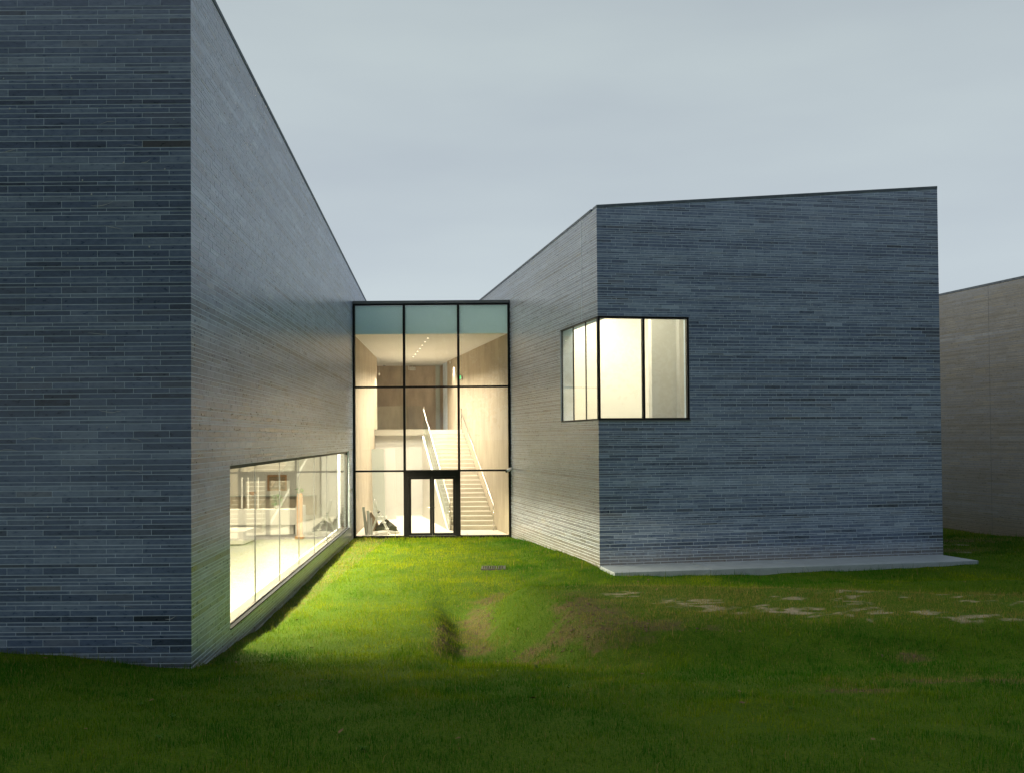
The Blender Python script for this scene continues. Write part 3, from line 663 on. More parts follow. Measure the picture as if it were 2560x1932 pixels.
# corner window
z0, z1 = 3.93, 6.65; t = 0.06
mb = MB()
strip(onF, mb, -.0, 2.5, -0.12, 0.010, z0 + .012, z0 + t); strip(onF, mb, 0, 2.5, -0.12, 0.010, z1 - t, z1 - .004)
strip(onF, mb, 0.0, t, -0.12, 0.010, z0 + t, z1 - t); strip(onF, mb, 2.5 - t, 2.496, -0.12, 0.010, z0 + t, z1 - t); strip(onF, mb, 1.245 - t / 2, 1.245 + t / 2, -0.12, 0.010, z0 + t, z1 - t)
wf = mb.build('window_frame', 'black_metal', RB)
mb = MB(); tt = 0.025
strip(onR, mb, 0.13, 3.376, -0.10, 0.004, z0 + .004, z0 + .05); strip(onR, mb, 0.13, 3.376, -0.10, 0.004, z1 - .035, z1 - .004)
for s in (1.13, 2.255, 3.376 - tt): strip(onR, mb, s - tt / 2, s + tt / 2, -0.062, -0.03, z0 + .05, z1 - .035)
ws = mb.build('window_frame', 'dark_reveal', RB)
for a, b in ((t, 1.245 - t / 2), (1.245 + t / 2, 2.5 - t)):
    mb = MB(); strip(onF, mb, a, b, -0.05, -0.03, z0 + t, z1 - t); mb.build('pane', 'window_glass', wf)
for a, b in ((0.13, 1.13 - tt / 2), (1.13 + tt / 2, 2.255 - tt / 2), (2.255 + tt / 2, 3.376 - 1.5 * tt)):
    mb = MB(); strip(onR, mb, a, b, -0.06, -0.04, z0 + .05, z1 - .035); mb.build('pane', 'window_glass', ws)
mb = MB(); strip(onF, mb, -0.01, 2.52, -0.10, 0.03, z0 - .016, z0 + .010); mb.build('sill', 'grey_metal', wf)
# upstairs room
def rc(s, k): p = A_R + dF * s + dR * k; return (p[0], p[1])
RP = [rc(.42, .42), rc(6.5, .42), rc(6.5, 6.2), rc(.42, 6.2)]
mb = MB(); mb.prism(RP, 3.60, 3.90); mb.build('room_floor', 'gallery_floor', RB)
mb = MB(); mb.prism(RP, 8.2, 8.3); mb.build('room_ceiling', 'white_plaster', RB)
mb = MB()
mb.prism([rc(.42, 6.2), rc(6.5, 6.2), rc(6.5, 6.4), rc(.42, 6.4)], 3.9, 8.2); mb.prism([rc(6.5, .42), rc(6.7, .42), rc(6.7, 6.2), rc(6.5, 6.2)], 3.9, 8.2)
mb.prism([rc(2.56, .42), rc(6.5, .42), rc(6.5, .44), rc(2.56, .44)], 3.9, 8.2); mb.prism([rc(.42, 3.44), rc(.44, 3.44), rc(.44, 6.2), rc(.42, 6.2)], 3.9, 8.2)
mb.build('room_wall', 'white_plaster', RB)
mb = MB(); mb.prism([rc(2.50, 2.6), rc(4.0, 2.6), rc(4.0, 2.85), rc(2.50, 2.85)], 3.9, 8.19); mb.build('partition', 'white_plaster', RB)
mb = MB(); mb.prism([rc(3.25, 2.35), rc(4.0, 2.35), rc(4.0, 2.598), rc(3.25, 2.598)], 3.9, 8.19); mb.build('pilaster', 'white_plaster', RB)
for s_, k_, w_ in ((1.2, 1.6, 26), (1.3, 4.6, 70), (4.6, 3.4, 60)):
    c = rc(s_, k_); mb = MB(); mb.box(c[0] - .3, c[0] + .3, c[1] - .3, c[1] + .3, 8.15, 8.199); mb.build('ceiling_panel', 'white_lacquer', RB)
    area_lamp('panel_lamp', (c[0], c[1], 8.145), 0.55, 0.55, w_ * 3.7, (1.0, 0.87, 0.60), RB)
# concrete apron in front
AP = thing('concrete_apron', 'low pale blue concrete slab along the foot of the right building', 'slab', (7.2, 24.8, 0))
mb = MB(); n_ap = 4
for k in range(n_ap):
    a, b = k / n_ap, (k + 1) / n_ap; lerp = lambda p, q, t: (p[0] + (q[0] - p[0]) * t, p[1] + (q[1] - p[1]) * t)
    g = 0.0006; P = [lerp(SLAB_FP[0], SLAB_FP[1], a + (g if k else 0)), lerp(SLAB_FP[0], SLAB_FP[1], b - (g if k < n_ap - 1 else 0)), lerp(SLAB_FP[3], SLAB_FP[2], b - (g if k < n_ap - 1 else 0)), lerp(SLAB_FP[3], SLAB_FP[2], a + (g if k else 0))]
    c = np.mean(P, 0); P = [tuple(np.array(p) - nF * -0.012) if i > 1 else p for i, p in enumerate(P)]
    m2 = MB(); m2.prism(P, -0.35, 0.152); m2.build('concrete_slab', 'apron_concrete', AP, bevel=0.012)

# ------------------------------------------------------------------ third building
TB = thing('far_brick_building', 'grey brick building in the distance at the right edge', 'building', (tw(32), 32.0, 0))
mb = MB(); inT = offset_poly(THIRD_FP, 0.4)
for i, j in ((0, 1), (1, 2), (2, 3), (3, 0)): core_wall(mb, THIRD_FP[i], THIRD_FP[j], inT[i], inT[j], -0.7, lambda s: 8.75)
mb.build('wall', 'old_mortar', TB)
mb = MB(); mb.prism([tuple(p) for p in inT], 8.3, 8.5); mb.build('roof', 'roof_membrane', TB)
T0 = np.array([tw(29.0), 29.0]); T1 = np.array([tw(41.0), 41.0]); dT = (T1 - T0) / np.linalg.norm(T1 - T0); nT = np.array([-dT[1], dT[0]])
zsT = courses(-0.3, 9.0, 15, 1.0)
lay_bricks(TB, [(T0, T1, nT, brick_wall(T0, T1, nT, zsT, lambda s: 8.75, 0.5, 31, warm_light=0.62, base=0.30))])  # warm light from the left is painted into these bricks
coping(TB, T0, T1, nT, lambda s: 8.75)
for yy in (33.45,):
    s_ = (yy - 29.0) / dT[1]; f = lambda s, nn: tuple(T0 + dT * s + nT * nn)
    mb = MB(); strip(f, mb, s_, s_ + .012, .001, .0045, -0.2, 8.74); mb.build('expansion_joint', 'grey_metal', TB)

# ------------------------------------------------------------------ glazed entrance hall
HB = thing('entrance_hall', 'glazed entrance hall with black frame between the two brick buildings', 'building', (-2.9, FY, 0))
XL, XR = lw(FY) + 0.012, rw(FY) - 0.012
MX = [XL + .03, -3.875, -1.918, XR - .03]
ZT, Z2, Z1, Z0 = 8.28, 5.34, 2.33, -0.01
for i, x in enumerate(MX):
    w = 0.04
    mb = MB(); mb.box(x - w, x + w, FY - 0.06, FY + 0.10, Z0 - .3 if i in (0, 3) else Z0, ZT); mb.build('mullion', 'black_metal', HB)
mb = MB(); mb.box(XL - .002, XR + .002, FY - 0.065, FY + .10, ZT + .001, ZT + .055); mb.build('head_rail', 'black_metal', HB)
mb = MB(); mb.box(XL - .004, XR + .004, FY - 0.085, FY + .12, ZT + .06, ZT + .16); mb.build('roof_edge', 'grey_metal', HB)
for zz in (Z2, Z1):
    for a, b in zip(MX[:-1], MX[1:]):
        if zz == Z1 and a == MX[1]: continue
        mb = MB(); mb.box(a + .035, b - .035, FY - 0.055, FY + .09, zz - .033, zz + .033); mb.build('transom', 'black_metal', HB)
for a, b in ((MX[0], MX[1]), (MX[2], MX[3])):
    mb = MB(); mb.box(a + .035, b - .035, FY - 0.05, FY + .09, Z0 - .28, Z0 + .02); mb.build('bottom_rail', 'black_metal', HB)
for a, b in zip(MX[:-1], MX[1:]):
    rows = [(Z2 + .034, ZT), (Z1 + .034, Z2 - .034)] + ([(Z0 + .02, Z1 - .034)] if a != MX[1] else [])
    for lo, hi in rows:
        mb = MB(); mb.box(a + .035, b - .035, FY + .005, FY + .03, lo, hi); mb.build('pane', 'window_glass', HB)
    mb = MB(); mb.box(a + .036, b - .036, FY + .06, FY + .072, 7.25, ZT - .01); mb.build('frosted_panel', 'frosted_glass', HB)
# double door
a, b = MX[1] + .035, MX[2] - .035; dz = 2.12
mb = MB(); mb.box(a, a + .11, FY - .05, FY + .09, Z0 - .02, Z1 + .034); mb.box(b - .11, b, FY - .05, FY + .09, Z0 - .02, Z1 + .034); mb.box(a + .11, b - .11, FY - .05, FY + .09, dz, Z1 + .034); mb.box(a + .11, b - .11, FY - .05, FY + .09, Z0 - .25, Z0 + .015)
mb.build('door_frame', 'black_metal', HB)
mid = (a + b) / 2; fr = 0.085
for l, r_, hx in ((a + .114, mid - .004, 1), (mid + .004, b - .114, -1)):
    mb = MB(); yl, yh = FY - .03, FY + .05
    mb.box(l, l + fr * (.9), yl, yh, .018, dz - .004); mb.box(r_ - fr * .9, r_, yl, yh, .018, dz - .004); mb.box(l + fr * .9, r_ - fr * .9, yl, yh, dz - .09, dz - .004); mb.box(l + fr * .9, r_ - fr * .9, yl, yh, .018, .10)
    d_ = mb.build('door', 'black_metal', HB)
    m2 = MB(); m2.box(l + fr * .9, r_ - fr * .9, FY + .002, FY + .02, .10, dz - .09); m2.build('pane', 'window_glass', d_)
    hx_ = r_ - .04 if hx > 0 else l + .04
    m2 = MB(); m2.tube([(hx_, FY - .031, 1.02), (hx_, FY - .075, 1.02), (hx_ - .11 * hx, FY - .075, 1.02)], 0.009); m2.build('handle', 'stainless', d_)
    hg = l - .01 if hx > 0 else r_ + .01
    for zz in (0.3, 1.75):
        m2 = MB(); m2.tube([(hg, FY - .058, zz), (hg, FY - .058, zz + .14)], 0.011); m2.build('hinge', 'black_metal', d_)
# hall shell
CZ = 7.25
inner_l = lambda y: lw(y) + 0.03
inner_r = lambda y: rw(y) - 0.06
CE = [(inner_l(35.9), 35.9), (inner_r(35.9), 35.9), (inner_r(46.4), 46.4), (inner_r(46.4), 49.0), (-12, 49.0), (-12, 44.3), (inner_l(44.3), 44.3)]
CE_F = [(inner_l(34.12), 34.12), (inner_r(34.12), 34.12)] + CE[2:]
mb = MB(); mb.prism(CE_F, -.3, -0.001); mb.build('hall_floor', 'hall_floor', HB)
mb = MB(); mb.prism(CE, CZ, CZ + .12); mb.prism([(inner_l(34.08), 34.08), (inner_r(34.08), 34.08), (inner_r(35.9), 35.899), (inner_l(35.9), 35.899)], CZ, CZ + .015); mb.build('hall_ceiling', 'white_plaster', HB)
mb = MB(); mb.prism([(inner_l(35.91), 35.91), (inner_r(35.91), 35.91), (inner_r(36.05), 36.05), (inner_l(36.05), 36.05)], CZ + .13, ZT + .1); mb.build('light_box_wall', 'white_plaster', HB)  # unseen white back of an open-topped gap, added to brighten the frosted panels
mb = MB(); mb.prism([(lw(36.05) + .015, 36.05), (rw(36.05) - .015, 36.05), (rw(50) + .5, 50.0), (-12.2, 50.0), (-12.2, 44.6), (lw(44.6) + .0, 44.6)], ZT - .02, ZT + .12); mb.build('roof', 'roof_membrane', HB)
mb = MB(); mb.prism([(lw(34.11) + .008, 34.11), (inner_l(34.11), 34.11), (inner_l(44.25), 44.25), (lw(44.25) + .008, 44.25)], 0, CZ - .001); mb.build('side_wall', 'hall_concrete', HB)
mb = MB(); mb.prism([(inner_r(34.11), 34.11), (rw(34.11) - .008, 34.11), (rw(46.4) - .008, 46.4), (inner_r(46.4), 46.4)], 0, CZ - .001); mb.build('side_wall', 'hall_concrete', HB)
mb = MB(); mb.box(-12, inner_r(46.4), 49.0, 49.2, 0, CZ - .001); mb.build('back_wall', 'dark_concrete', HB)
mb = MB(); mb.box(inner_r(46.4), inner_r(46.4) + .2, 46.41, 49.0, 0, CZ - .001); mb.box(-12.2, -12, 44.3, 49.0, 0, CZ - .001); mb.box(-12, lw(44.3), 44.26, 44.299, 0, CZ - .001); mb.build('side_return', 'hall_concrete', HB)
mb = MB(); mb.box(-5.35, -4.05, 48.94, 48.998, 3.9, 6.65); mb.build('door_panel', 'dark_concrete', HB)
mb = MB(); mb.box(-3.95, -3.72, 48.9, 48.998, 3.9, CZ - .01); mb.build('door_jamb', 'board_grey', HB)
# upper landing and wall beneath it
LZ = 3.88; LY = 42.75
mb = MB(); mb.prism([(inner_l(LY) + .003, LY), (-4.0, LY), (-4.0, LY - .02), (inner_r(LY) - .003, LY - .02), (inner_r(46.4) - .003, 46.4), (inner_r(46.4) - .003, 48.99), (-11.99, 48.99), (-11.99, 44.31), (inner_l(44.3), 44.31)], LZ - .25, LZ); mb.build('landing', 'hall_floor', HB)
mb = MB(); mb.prism([(inner_l(43.0) + .003, 43.0), (-4.06, 43.0), (-4.06, 43.2), (inner_l(43.2) + .003, 43.2)], 0, LZ - .251); mb.build('under_wall', 'white_plaster', HB)
mb = MB(); mb.box(inner_l(LY) + .01, -4.02, LY - .03, LY - .003, LZ - .245, LZ + .03); mb.build('landing_fascia', 'fascia_steel', HB)
for a, b in ((inner_l(LY) + .02, -5.14), (-5.12, -4.12)):
    mb = MB(); mb.box(a, b, LY - .055, LY - .035, LZ + .04, LZ + 1.08); mb.build('balustrade_glass', 'clear_glass', HB)
# staircase
ST = thing('staircase', 'pale concrete staircase with glass balustrade rising inside the entrance hall', 'staircase', (-1.7, 36.2, 0))
NR, RI, TR, SY = 24, LZ / 24, 0.277, 36.1
xr = lambda y: inner_r(y) - 0.012; xl = lambda y: xr(y) - 1.72
for i in range(NR - 1):
    y0, y1 = SY + i * TR, SY + (i + 1) * TR + .0
    zb = max(0.001, i * RI - 0.25)
    mb = MB(); mb.prism([(xl(y0), y0), (xr(y0), y0), (xr(y1), y1 - .002), (xl(y1), y1 - .002)], zb, (i + 1) * RI - .03); 
    st = mb.build('step', 'stair_concrete', ST)
    m2 = MB(); m2.prism([(xl(y0) - .004, y0 - .018), (xr(y0), y0 - .018), (xr(y1), y1 - .022), (xl(y1) - .004, y1 - .022)], (i + 1) * RI - .028, (i + 1) * RI); m2.build('tread', 'hall_floor', st)
# flank wall, stringer, glass, rails
ye = SY + (NR - 1) * TR
fl = [(SY + .05, 0.0), (ye, 0.0), (ye, LZ - .27), (SY + .3, 0.02)]
mb = MB(); vs = [(xl(y) - .012 - t_, y, z) for t_ in (0, .10) for y, z in fl]; mb.add(vs, [(0, 1, 2, 3), (7, 6, 5, 4), (0, 4, 5, 1), (1, 5, 6, 2), (2, 6, 7, 3), (3, 7, 4, 0)]); mb.build('flank_wall', 'white_plaster', ST)
sl = (LZ) / (NR * TR)
mb = MB(); vs = [(xl(y) - .014 - t_, y, z) for t_ in (0, .028) for y, z in ((SY - .02, -.0), (SY + .35, 0.0), (ye, LZ - .27), (ye, LZ + .02), (SY - .02, .20))]
mb.add(vs, [(0, 1, 2, 3, 4), (9, 8, 7, 6, 5)] + [(i, i + 5, (i + 1) % 5 + 5, (i + 1) % 5) for i in range(5)]); mb.build('stringer', 'pale_board', ST)
for k in range(4):
    ya, yb = SY + (ye - SY) * k / 4 + .01, SY + (ye - SY) * (k + 1) / 4 - .01
    zz = lambda y: (y - SY) * sl
    mb = MB(); vs = [(xl(y) - .05 - t_, y, z) for t_ in (0, .016) for y, z in ((ya, zz(ya) + .08), (yb, zz(yb) + .08), (yb, zz(yb) + 1.06), (ya, zz(ya) + 1.06))]
    mb.add(vs, [(0, 1, 2, 3), (7, 6, 5, 4), (0, 4, 5, 1), (1, 5, 6, 2), (2, 6, 7, 3), (3, 7, 4, 0)]); mb.build('balustrade_glass', 'clear_glass', ST)
zz = lambda y: (y - SY) * sl
mb = MB(); mb.tube([(xl(SY) - .03, SY - .05, 0.0), (xl(SY) - .03, SY - .05, 0.98), (xl(SY) - .035, SY + .08, 1.02), (xl(ye) - .035, ye, zz(ye) + 1.02), (xl(ye) - .035, ye + .25, LZ + 1.02)], 0.024); mb.build('handrail', 'stainless', ST, smooth=True)
mb = MB(); mb.tube([(xl(SY) + .16, SY - .12, 0.0), (xl(SY) + .16, SY - .12, 0.92)], 0.022); mb.build('post', 'stainless', ST, smooth=True)
mb = MB(); mb.tube([(xr(SY) - .09, SY - .25, 0.0), (xr(SY) - .09, SY - .25, 0.92), (xr(SY) - .08, SY - .12, 0.97), (xr(ye) - .08, ye, zz(ye) + .95), (xr(ye) - .08, ye + .3, LZ + .95), (xr(ye) - .08, ye + .3, LZ)], 0.022); mb.build('handrail', 'stainless', ST, smooth=True)
# downlights
for i in range(7):
    t_ = i / 6; x, y = -3.14 + (-4.53 + 3.14) * t_, 35.4 + (43.5 - 35.4) * t_
    names = ['first', 'second', 'third', 'fourth', 'fifth', 'sixth', 'seventh']
    dl = thing('downlight', 'small round ceiling downlight in the hall, %s from the glass front' % names[i], 'ceiling light', (x, y, CZ - .012), 'downlights in the hall ceiling')
    mb = MB(); mb.tube([(x, y, CZ - .012), (x, y, CZ - .002)], 0.075, 16); mb.build('trim_ring', 'white_lacquer', dl)
    mb = MB(); mb.tube([(x, y, CZ - .018), (x, y, CZ - .0135)], 0.03, 16); mb.build('lens', 'lamp_glow', dl)
    area_lamp('downlight_lamp', (x, y, CZ - .022), 0.06, 0.06, 190, (1.0, 0.88, 0.67), dl, 'DISK', spread=135)
# wall washers on the landing side wall
for nm, loc, w in (('right', (inner_r(44.6) - .18, 44.6, 7.0), 28), ('left', (inner_l(43.6) + .15, 43.6, 6.4), 16)):
    dl = thing('wall_washer', 'small spotlight high on the %s wall of the hall washing it with light' % nm, 'spotlight', loc, 'wall washers in the hall')
    mb = MB(); mb.tube([(loc[0], loc[1], loc[2]), (loc[0], loc[1], loc[2] + .10)], 0.035, 10); mb.build('housing', 'white_lacquer', dl)
    mb = MB(); mb.tube([(loc[0], loc[1], loc[2] + .10), (loc[0], loc[1], CZ - .003)], 0.008, 6); mb.build('stem', 'white_lacquer', dl)
    area_lamp('washer_lamp', (loc[0], loc[1], loc[2] - .006), 0.05, 0.05, w, (1.0, 0.88, 0.68), dl, 'DISK', spread=100)
# exit sign, ceiling speaker, hanging projector
yy = 42.6; ex = thing('exit_sign', 'small lit green exit sign on the right hall wall upstairs', 'sign', (inner_r(yy) - .002, yy, 6.2))
mb = MB(); mb.box(inner_r(yy) - .06, inner_r(yy) - .012, yy - .17, yy + .17, 6.12, 6.30); mb.build('casing', 'white_lacquer', ex)
mb = MB(); mb.box(inner_r(yy) - .18, inner_r(yy) - .065, yy - .172, yy - .160, 6.13, 6.29); mb.build('lit_face', 'exit_glow', ex)
mb = MB(); mb.box(inner_r(yy) - .150, inner_r(yy) - .128, yy - .175, yy - .1725, 6.16, 6.24); mb.tube([(inner_r(yy) - .139, yy - .176, 6.255), (inner_r(yy) - .139, yy - .1725, 6.255)], .011, 8); mb.build('running_figure', 'white_lacquer', ex)
dv = thing('ceiling_device', 'small white box hanging from the hall ceiling near the back wall', 'projector', (-5.15, 48.5, 7.0))
mb = MB(); mb.box(-5.25, -4.95, 48.4, 48.65, 6.98, 7.14); mb.build('body', 'white_lacquer', dv, bevel=.01)
mb = MB(); mb.box(-5.32, -5.28, 48.45, 48.5, 6.99, CZ); mb.box(-5.12, -5.09, 48.5, 48.53, 7.14, CZ); mb.build('bracket', 'white_lacquer', dv)
dt = thing('smoke_detector', 'tiny dark detector on the hall ceiling at the back left', 'detector', (-6.5, 48.2, CZ))
mb = MB(); mb.tube([(-6.5, 48.2, CZ - .07), (-6.5, 48.2, CZ - .045)], [.05, .07], 10); mb.build('sensor', 'grey_metal', dt); mb = MB(); mb.tube([(-6.5, 48.2, CZ - .045), (-6.5, 48.2, CZ - .001)], .08, 10); mb.build('base', 'white_lacquer', dt)

# ------------------------------------------------------------------ things left in the hall
LD = thing('step_ladder', 'small aluminium stepladder with a raised hand hoop just inside the glass', 'ladder', (-5.0, 34.7, 0))
lx, ly = -5.12, 34.55
def pt(x, y, z): return (lx + x, ly + y, z)
mb = MB()
for s in (0.0, 0.36): mb.bar(pt(0.16 + .0, .0 + s, .03), pt(.36, .06 + s * .8, .72), .035, .02)
lg = mb
for s in (0.0, 0.36):
    m2 = MB(); m2.bar(pt(-.10, s, .02), pt(.20, .06 + s * .8, .80), .045, .03); m2.build('rear_leg', 'aluminium', LD)
    m2 = MB(); m2.bar(pt(.58, s, .02), pt(.22, .06 + s * .8, .80), .05, .03); m2.build('front_leg', 'aluminium', LD)
    for fx in (-.10, .58):
        m2 = MB(); m2.box(lx + fx - .025, lx + fx + .025, ly + s - .02, ly + s + .02, 0, .035); m2.build('foot', 'black_metal', LD)
for k, zz_ in enumerate((.20, .42, .64)):
    t_ = (zz_ - .02) / .78; fx = .58 - .36 * t_
    m2 = MB(); m2.box(lx + fx - (.07 if k < 2 else .18), lx + fx + .06, ly + .03, ly + .36, zz_ - .012, zz_ + .012); m2.build('step', 'aluminium', LD)
m2 = MB(); m2.tube([pt(.21, .06, .80), pt(.10, .07, .92), pt(.06, .08, 1.22), pt(.06, .18, 1.27), pt(.06, .28, 1.22), pt(.10, .33, .92), pt(.21, .35, .80)], .02); m2.build('hand_hoop', 'aluminium', LD, smooth=True)
for s in (.06, .35):
    m2 = MB(); m2.tube([pt(.20, s - .03, .80), pt(.20, s + .03, .80)], .03); m2.build('hinge', 'black_metal', LD)
def heap(name, label, cat, c, sx, sy, sz, mat, seed, rough=.35):
    r = np.random.default_rng(seed); nu, nv = 22, 9; vs = []; fs = []
    ph = r.uniform(0, 6.28, 8)
    for j in range(nv + 1):
        t = j / nv; rad = (1 - t ** 1.7) ** .75
        for i in range(nu):
            a = 2 * math.pi * i / nu; k = 1 + rough * (math.sin(3 * a + ph[0] + 3 * t) * .4 + math.sin(5 * a + ph[1]) * .35 + math.sin(2 * a + ph[2] - 4 * t) * .3 + r.normal(0, .10))
            vs.append((c[0] + math.cos(a) * sx * rad * k + sx * .3 * t * math.sin(ph[3]), c[1] + math.sin(a) * sy * rad * k, max(0, sz * t * (1 + .3 * rough * math.sin(4 * a + ph[4])))))
    for j in range(nv):
        for i in range(nu): fs.append((j * nu + i, j * nu + (i + 1) % nu, (j + 1) * nu + (i + 1) % nu, (j + 1) * nu + i))
    fs.append(tuple(nv * nu + i for i in range(nu)))
    o = MB().add(vs, fs).build(name, mat); tag(o, label, cat); return o
heap('tarpaulin', 'crumpled dark tarpaulin heap behind the stepladder', 'tarpaulin', (-4.80, 35.45), .40, .28, .42, 'dark_tarp', 2, .55)
heap('sack', 'slumped brown sack against the left wall of the hall', 'sack', (-5.28, 35.5), .25, .25, .68, 'brown_sack', 3)
heap('plastic_sheet', 'white crumpled sheet lying on the floor under the stepladder', 'sheet', (-4.75, 34.95), .62, .26, .10, 'white_sheet', 4, .8)
def plank(name, label, x0, y0, z1, x1, y1, w, mat, cat='board', th=.03):
    mb = MB(); q = [(x0, y0), (x0 + w, y0)]
    d = Vector((x1 - x0, y1 - y0, z1)); n_ = Vector((0, -1, 0)) * th
    mb.hexa([(x0, y0, 0), (x0 + w, y0, 0), (x0 + w, y0 + th, 0), (x0, y0 + th, 0)], [(x1, y1, z1), (x1 + w, y1, z1), (x1 + w, y1 + th, z1), (x1, y1 + th, z1)])
    o = mb.build(name, mat); tag(o, label, cat); return o
plank('leaning_board', 'tallest white board leaning in the left corner behind the glass', -5.40, 34.55, .98, -5.56, 34.9, .10, 'pale_board')
plank('leaning_board', 'shorter pale board leaning right of the taller one behind the glass', -5.28, 34.50, .86, -5.38, 34.8, .11, 'white_sheet')
plank('floor_batten', 'thin white batten standing near the glass beside the boards', -5.16, 34.46, .60, -5.22, 34.75, .05, 'pale_board', th=.02)
plank('tall_panel', 'tall grey glazed panel leaning on the left hall wall', inner_l(40.8) + .12, 40.6, 3.05, inner_l(40.9) + .04, 40.75, .52, 'board_grey', 'panel', .04)
plank('tall_panel', 'tall white panel standing right of the grey one in the hall', inner_l(41.2) + .66, 41.1, 3.05, inner_l(41.2) + .60, 41.25, .40, 'white_lacquer', 'panel', .04)
sc_ = thing('security_camera', 'small white security camera on the brick wall beside the glass front', 'camera', (rw(33.8) - .02, 33.75, 2.35))
mb = MB(); mb.tube([(rw(33.7) - .01, 33.7, 2.42), (rw(33.7) - .14, 33.62, 2.40)], .018); mb.build('bracket', 'white_plastic', sc_)
mb = MB(); mb.tube([(rw(33.7) - .08, 33.70, 2.38), (rw(33.7) - .22, 33.45, 2.31)], [.055, .05], 12); mb.build('body', 'white_plastic', sc_, smooth=False)
mb = MB(); mb.tube([(rw(33.7) - .222, 33.448, 2.309), (rw(33.7) - .235, 33.43, 2.303)], .044, 12); mb.build('lens', 'black_metal', sc_)

# ------------------------------------------------------------------ reception in the gallery
DK = thing('reception_desk', 'long white reception desk inside the ribbon window', 'desk', (-9.3, 34.9, 0))
mb = MB(); mb.box(-11.9, -8.0, 34.8, 35.5, .36, .92); mb.build('desk_body', 'white_lacquer', DK, bevel=.008)
mb = MB(); mb.box(-11.8, -8.1, 34.95, 35.4, 0, .355); mb.build('desk_base', 'white_plaster', DK)
mb = MB(); mb.box(-7.99, -7.86, 34.75, 35.9, 0, 1.02); mb.build('end_panel', 'white_lacquer', DK)
PL = thing('display_plinth', 'low white block plinth on the gallery floor before the desk', 'plinth', (-9.6, 32, 0))
mb = MB(); mb.box(-10.6, -8.95, 31.4, 32.9, 0.03, .46); mb.build('block', 'white_lacquer', PL, bevel=.006)
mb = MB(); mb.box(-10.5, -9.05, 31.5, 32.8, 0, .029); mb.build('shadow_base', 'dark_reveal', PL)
for k, x in enumerate((-10.05, -9.82, -9.45)):
    pl = thing('pole_lamp', 'tall slim white pole on the reception desk, %s from the left' % ['first', 'second', 'third'][k], 'pole', (x, 35.1, .92), 'white poles on the desk')
    mb = MB(); mb.tube([(x, 35.1, .921), (x, 35.1, .94)], .09, 14); mb.build('foot', 'stainless', pl)
    mb = MB(); mb.tube([(x, 35.1, .94), (x, 35.1, 2.1)], .03, 10); mb.build('shaft', 'white_lacquer', pl)
def potted(name, label, x, y, z, h, pot_h, pot_mat, seed, n=90, spread=.16):
    t_ = thing(name, label, 'plant', (x, y, z)); r = random.Random(seed)
    mb = MB(); mb.tube([(x, y, z + .001), (x, y, z + pot_h)], [.07, .10], 12); mb.build('pot', pot_mat, t_)
    mb = MB()
    for k in range(n):
        a = r.uniform(0, 6.28); rr = r.uniform(0, spread); zz_ = z + pot_h + r.uniform(0, h); c = Vector((x + math.cos(a) * rr, y + math.sin(a) * rr, zz_))
        d = Vector((math.cos(a), math.sin(a), r.uniform(-.3, .9))).normalized(); u = d.orthogonal().normalized(); l = r.uniform(.05, .10)
        mb.add([c, c + d * l * .5 + u * l * .28, c + d * l, c + d * l * .5 - u * l * .28], [(0, 1, 2, 3)])
    mb.build('foliage', 'plant_green', t_)
potted('potted_plant', 'leafy green potted plant on the reception desk', -8.75, 35.1, .92, .42, .12, 'white_lacquer', 1)
potted('potted_plant', 'low green plant at the far left end of the desk', -10.75, 35.1, .92, .12, .06, 'white_lacquer', 2, 50)
PD = thing('wooden_pedestal', 'tall brown timber pedestal standing at the end of the desk', 'pedestal', (-7.52, 33.4, 0))
mb = MB(); mb.box(-7.61, -7.43, 33.3, 33.48, .10, 1.5); mb.build('shaft', 'timber', PD, bevel=.01); mb = MB(); mb.box(-7.66, -7.38, 33.25, 33.53, 0, .099); mb.build('base', 'timber', PD, bevel=.01)
potted('potted_plant', 'small green plant on top of the timber pedestal', -7.52, 33.39, 1.5, .18, .08, 'orange_pot', 5, 50, .09)
SH = thing('wall_shelf', 'long shelf on the gallery back wall behind the desk', 'shelf', (-10, 41.3, 1.0))
mb = MB(); mb.box(-13.5, -8.6, 41.15, 41.49, 1.02, 1.07); mb.build('board', 'board_grey', SH); mb = MB(); mb.box(-13.5, -8.6, 41.4, 41.49, .2, 1.015); mb.build('panel', 'hall_concrete', SH)
PC = thing('picture', 'small brown framed picture on the gallery back wall', 'picture', (-10.3, 41.45, 1.6))
mb = MB(); mb.box(-10.75, -9.9, 41.44, 41.49, 1.25, 1.95); mb.build('frame', 'timber', PC); mb = MB(); mb.box(-10.67, -9.98, 41.43, 41.438, 1.33, 1.87); mb.build('canvas', 'brown_sack', PC)
for k, (x, l) in enumerate(((-12.6, 'orange bowl at the left of the gallery shelf'), (-11.35, 'orange bowl in the middle of the gallery shelf'))):
    mb = MB(); mb.tube([(x, 41.3, 1.071), (x, 41.3, 1.12), (x, 41.3, 1.22)], [.06, .13, .16], 14); tag(mb.build('bowl', 'orange_pot'), l, 'bowl')

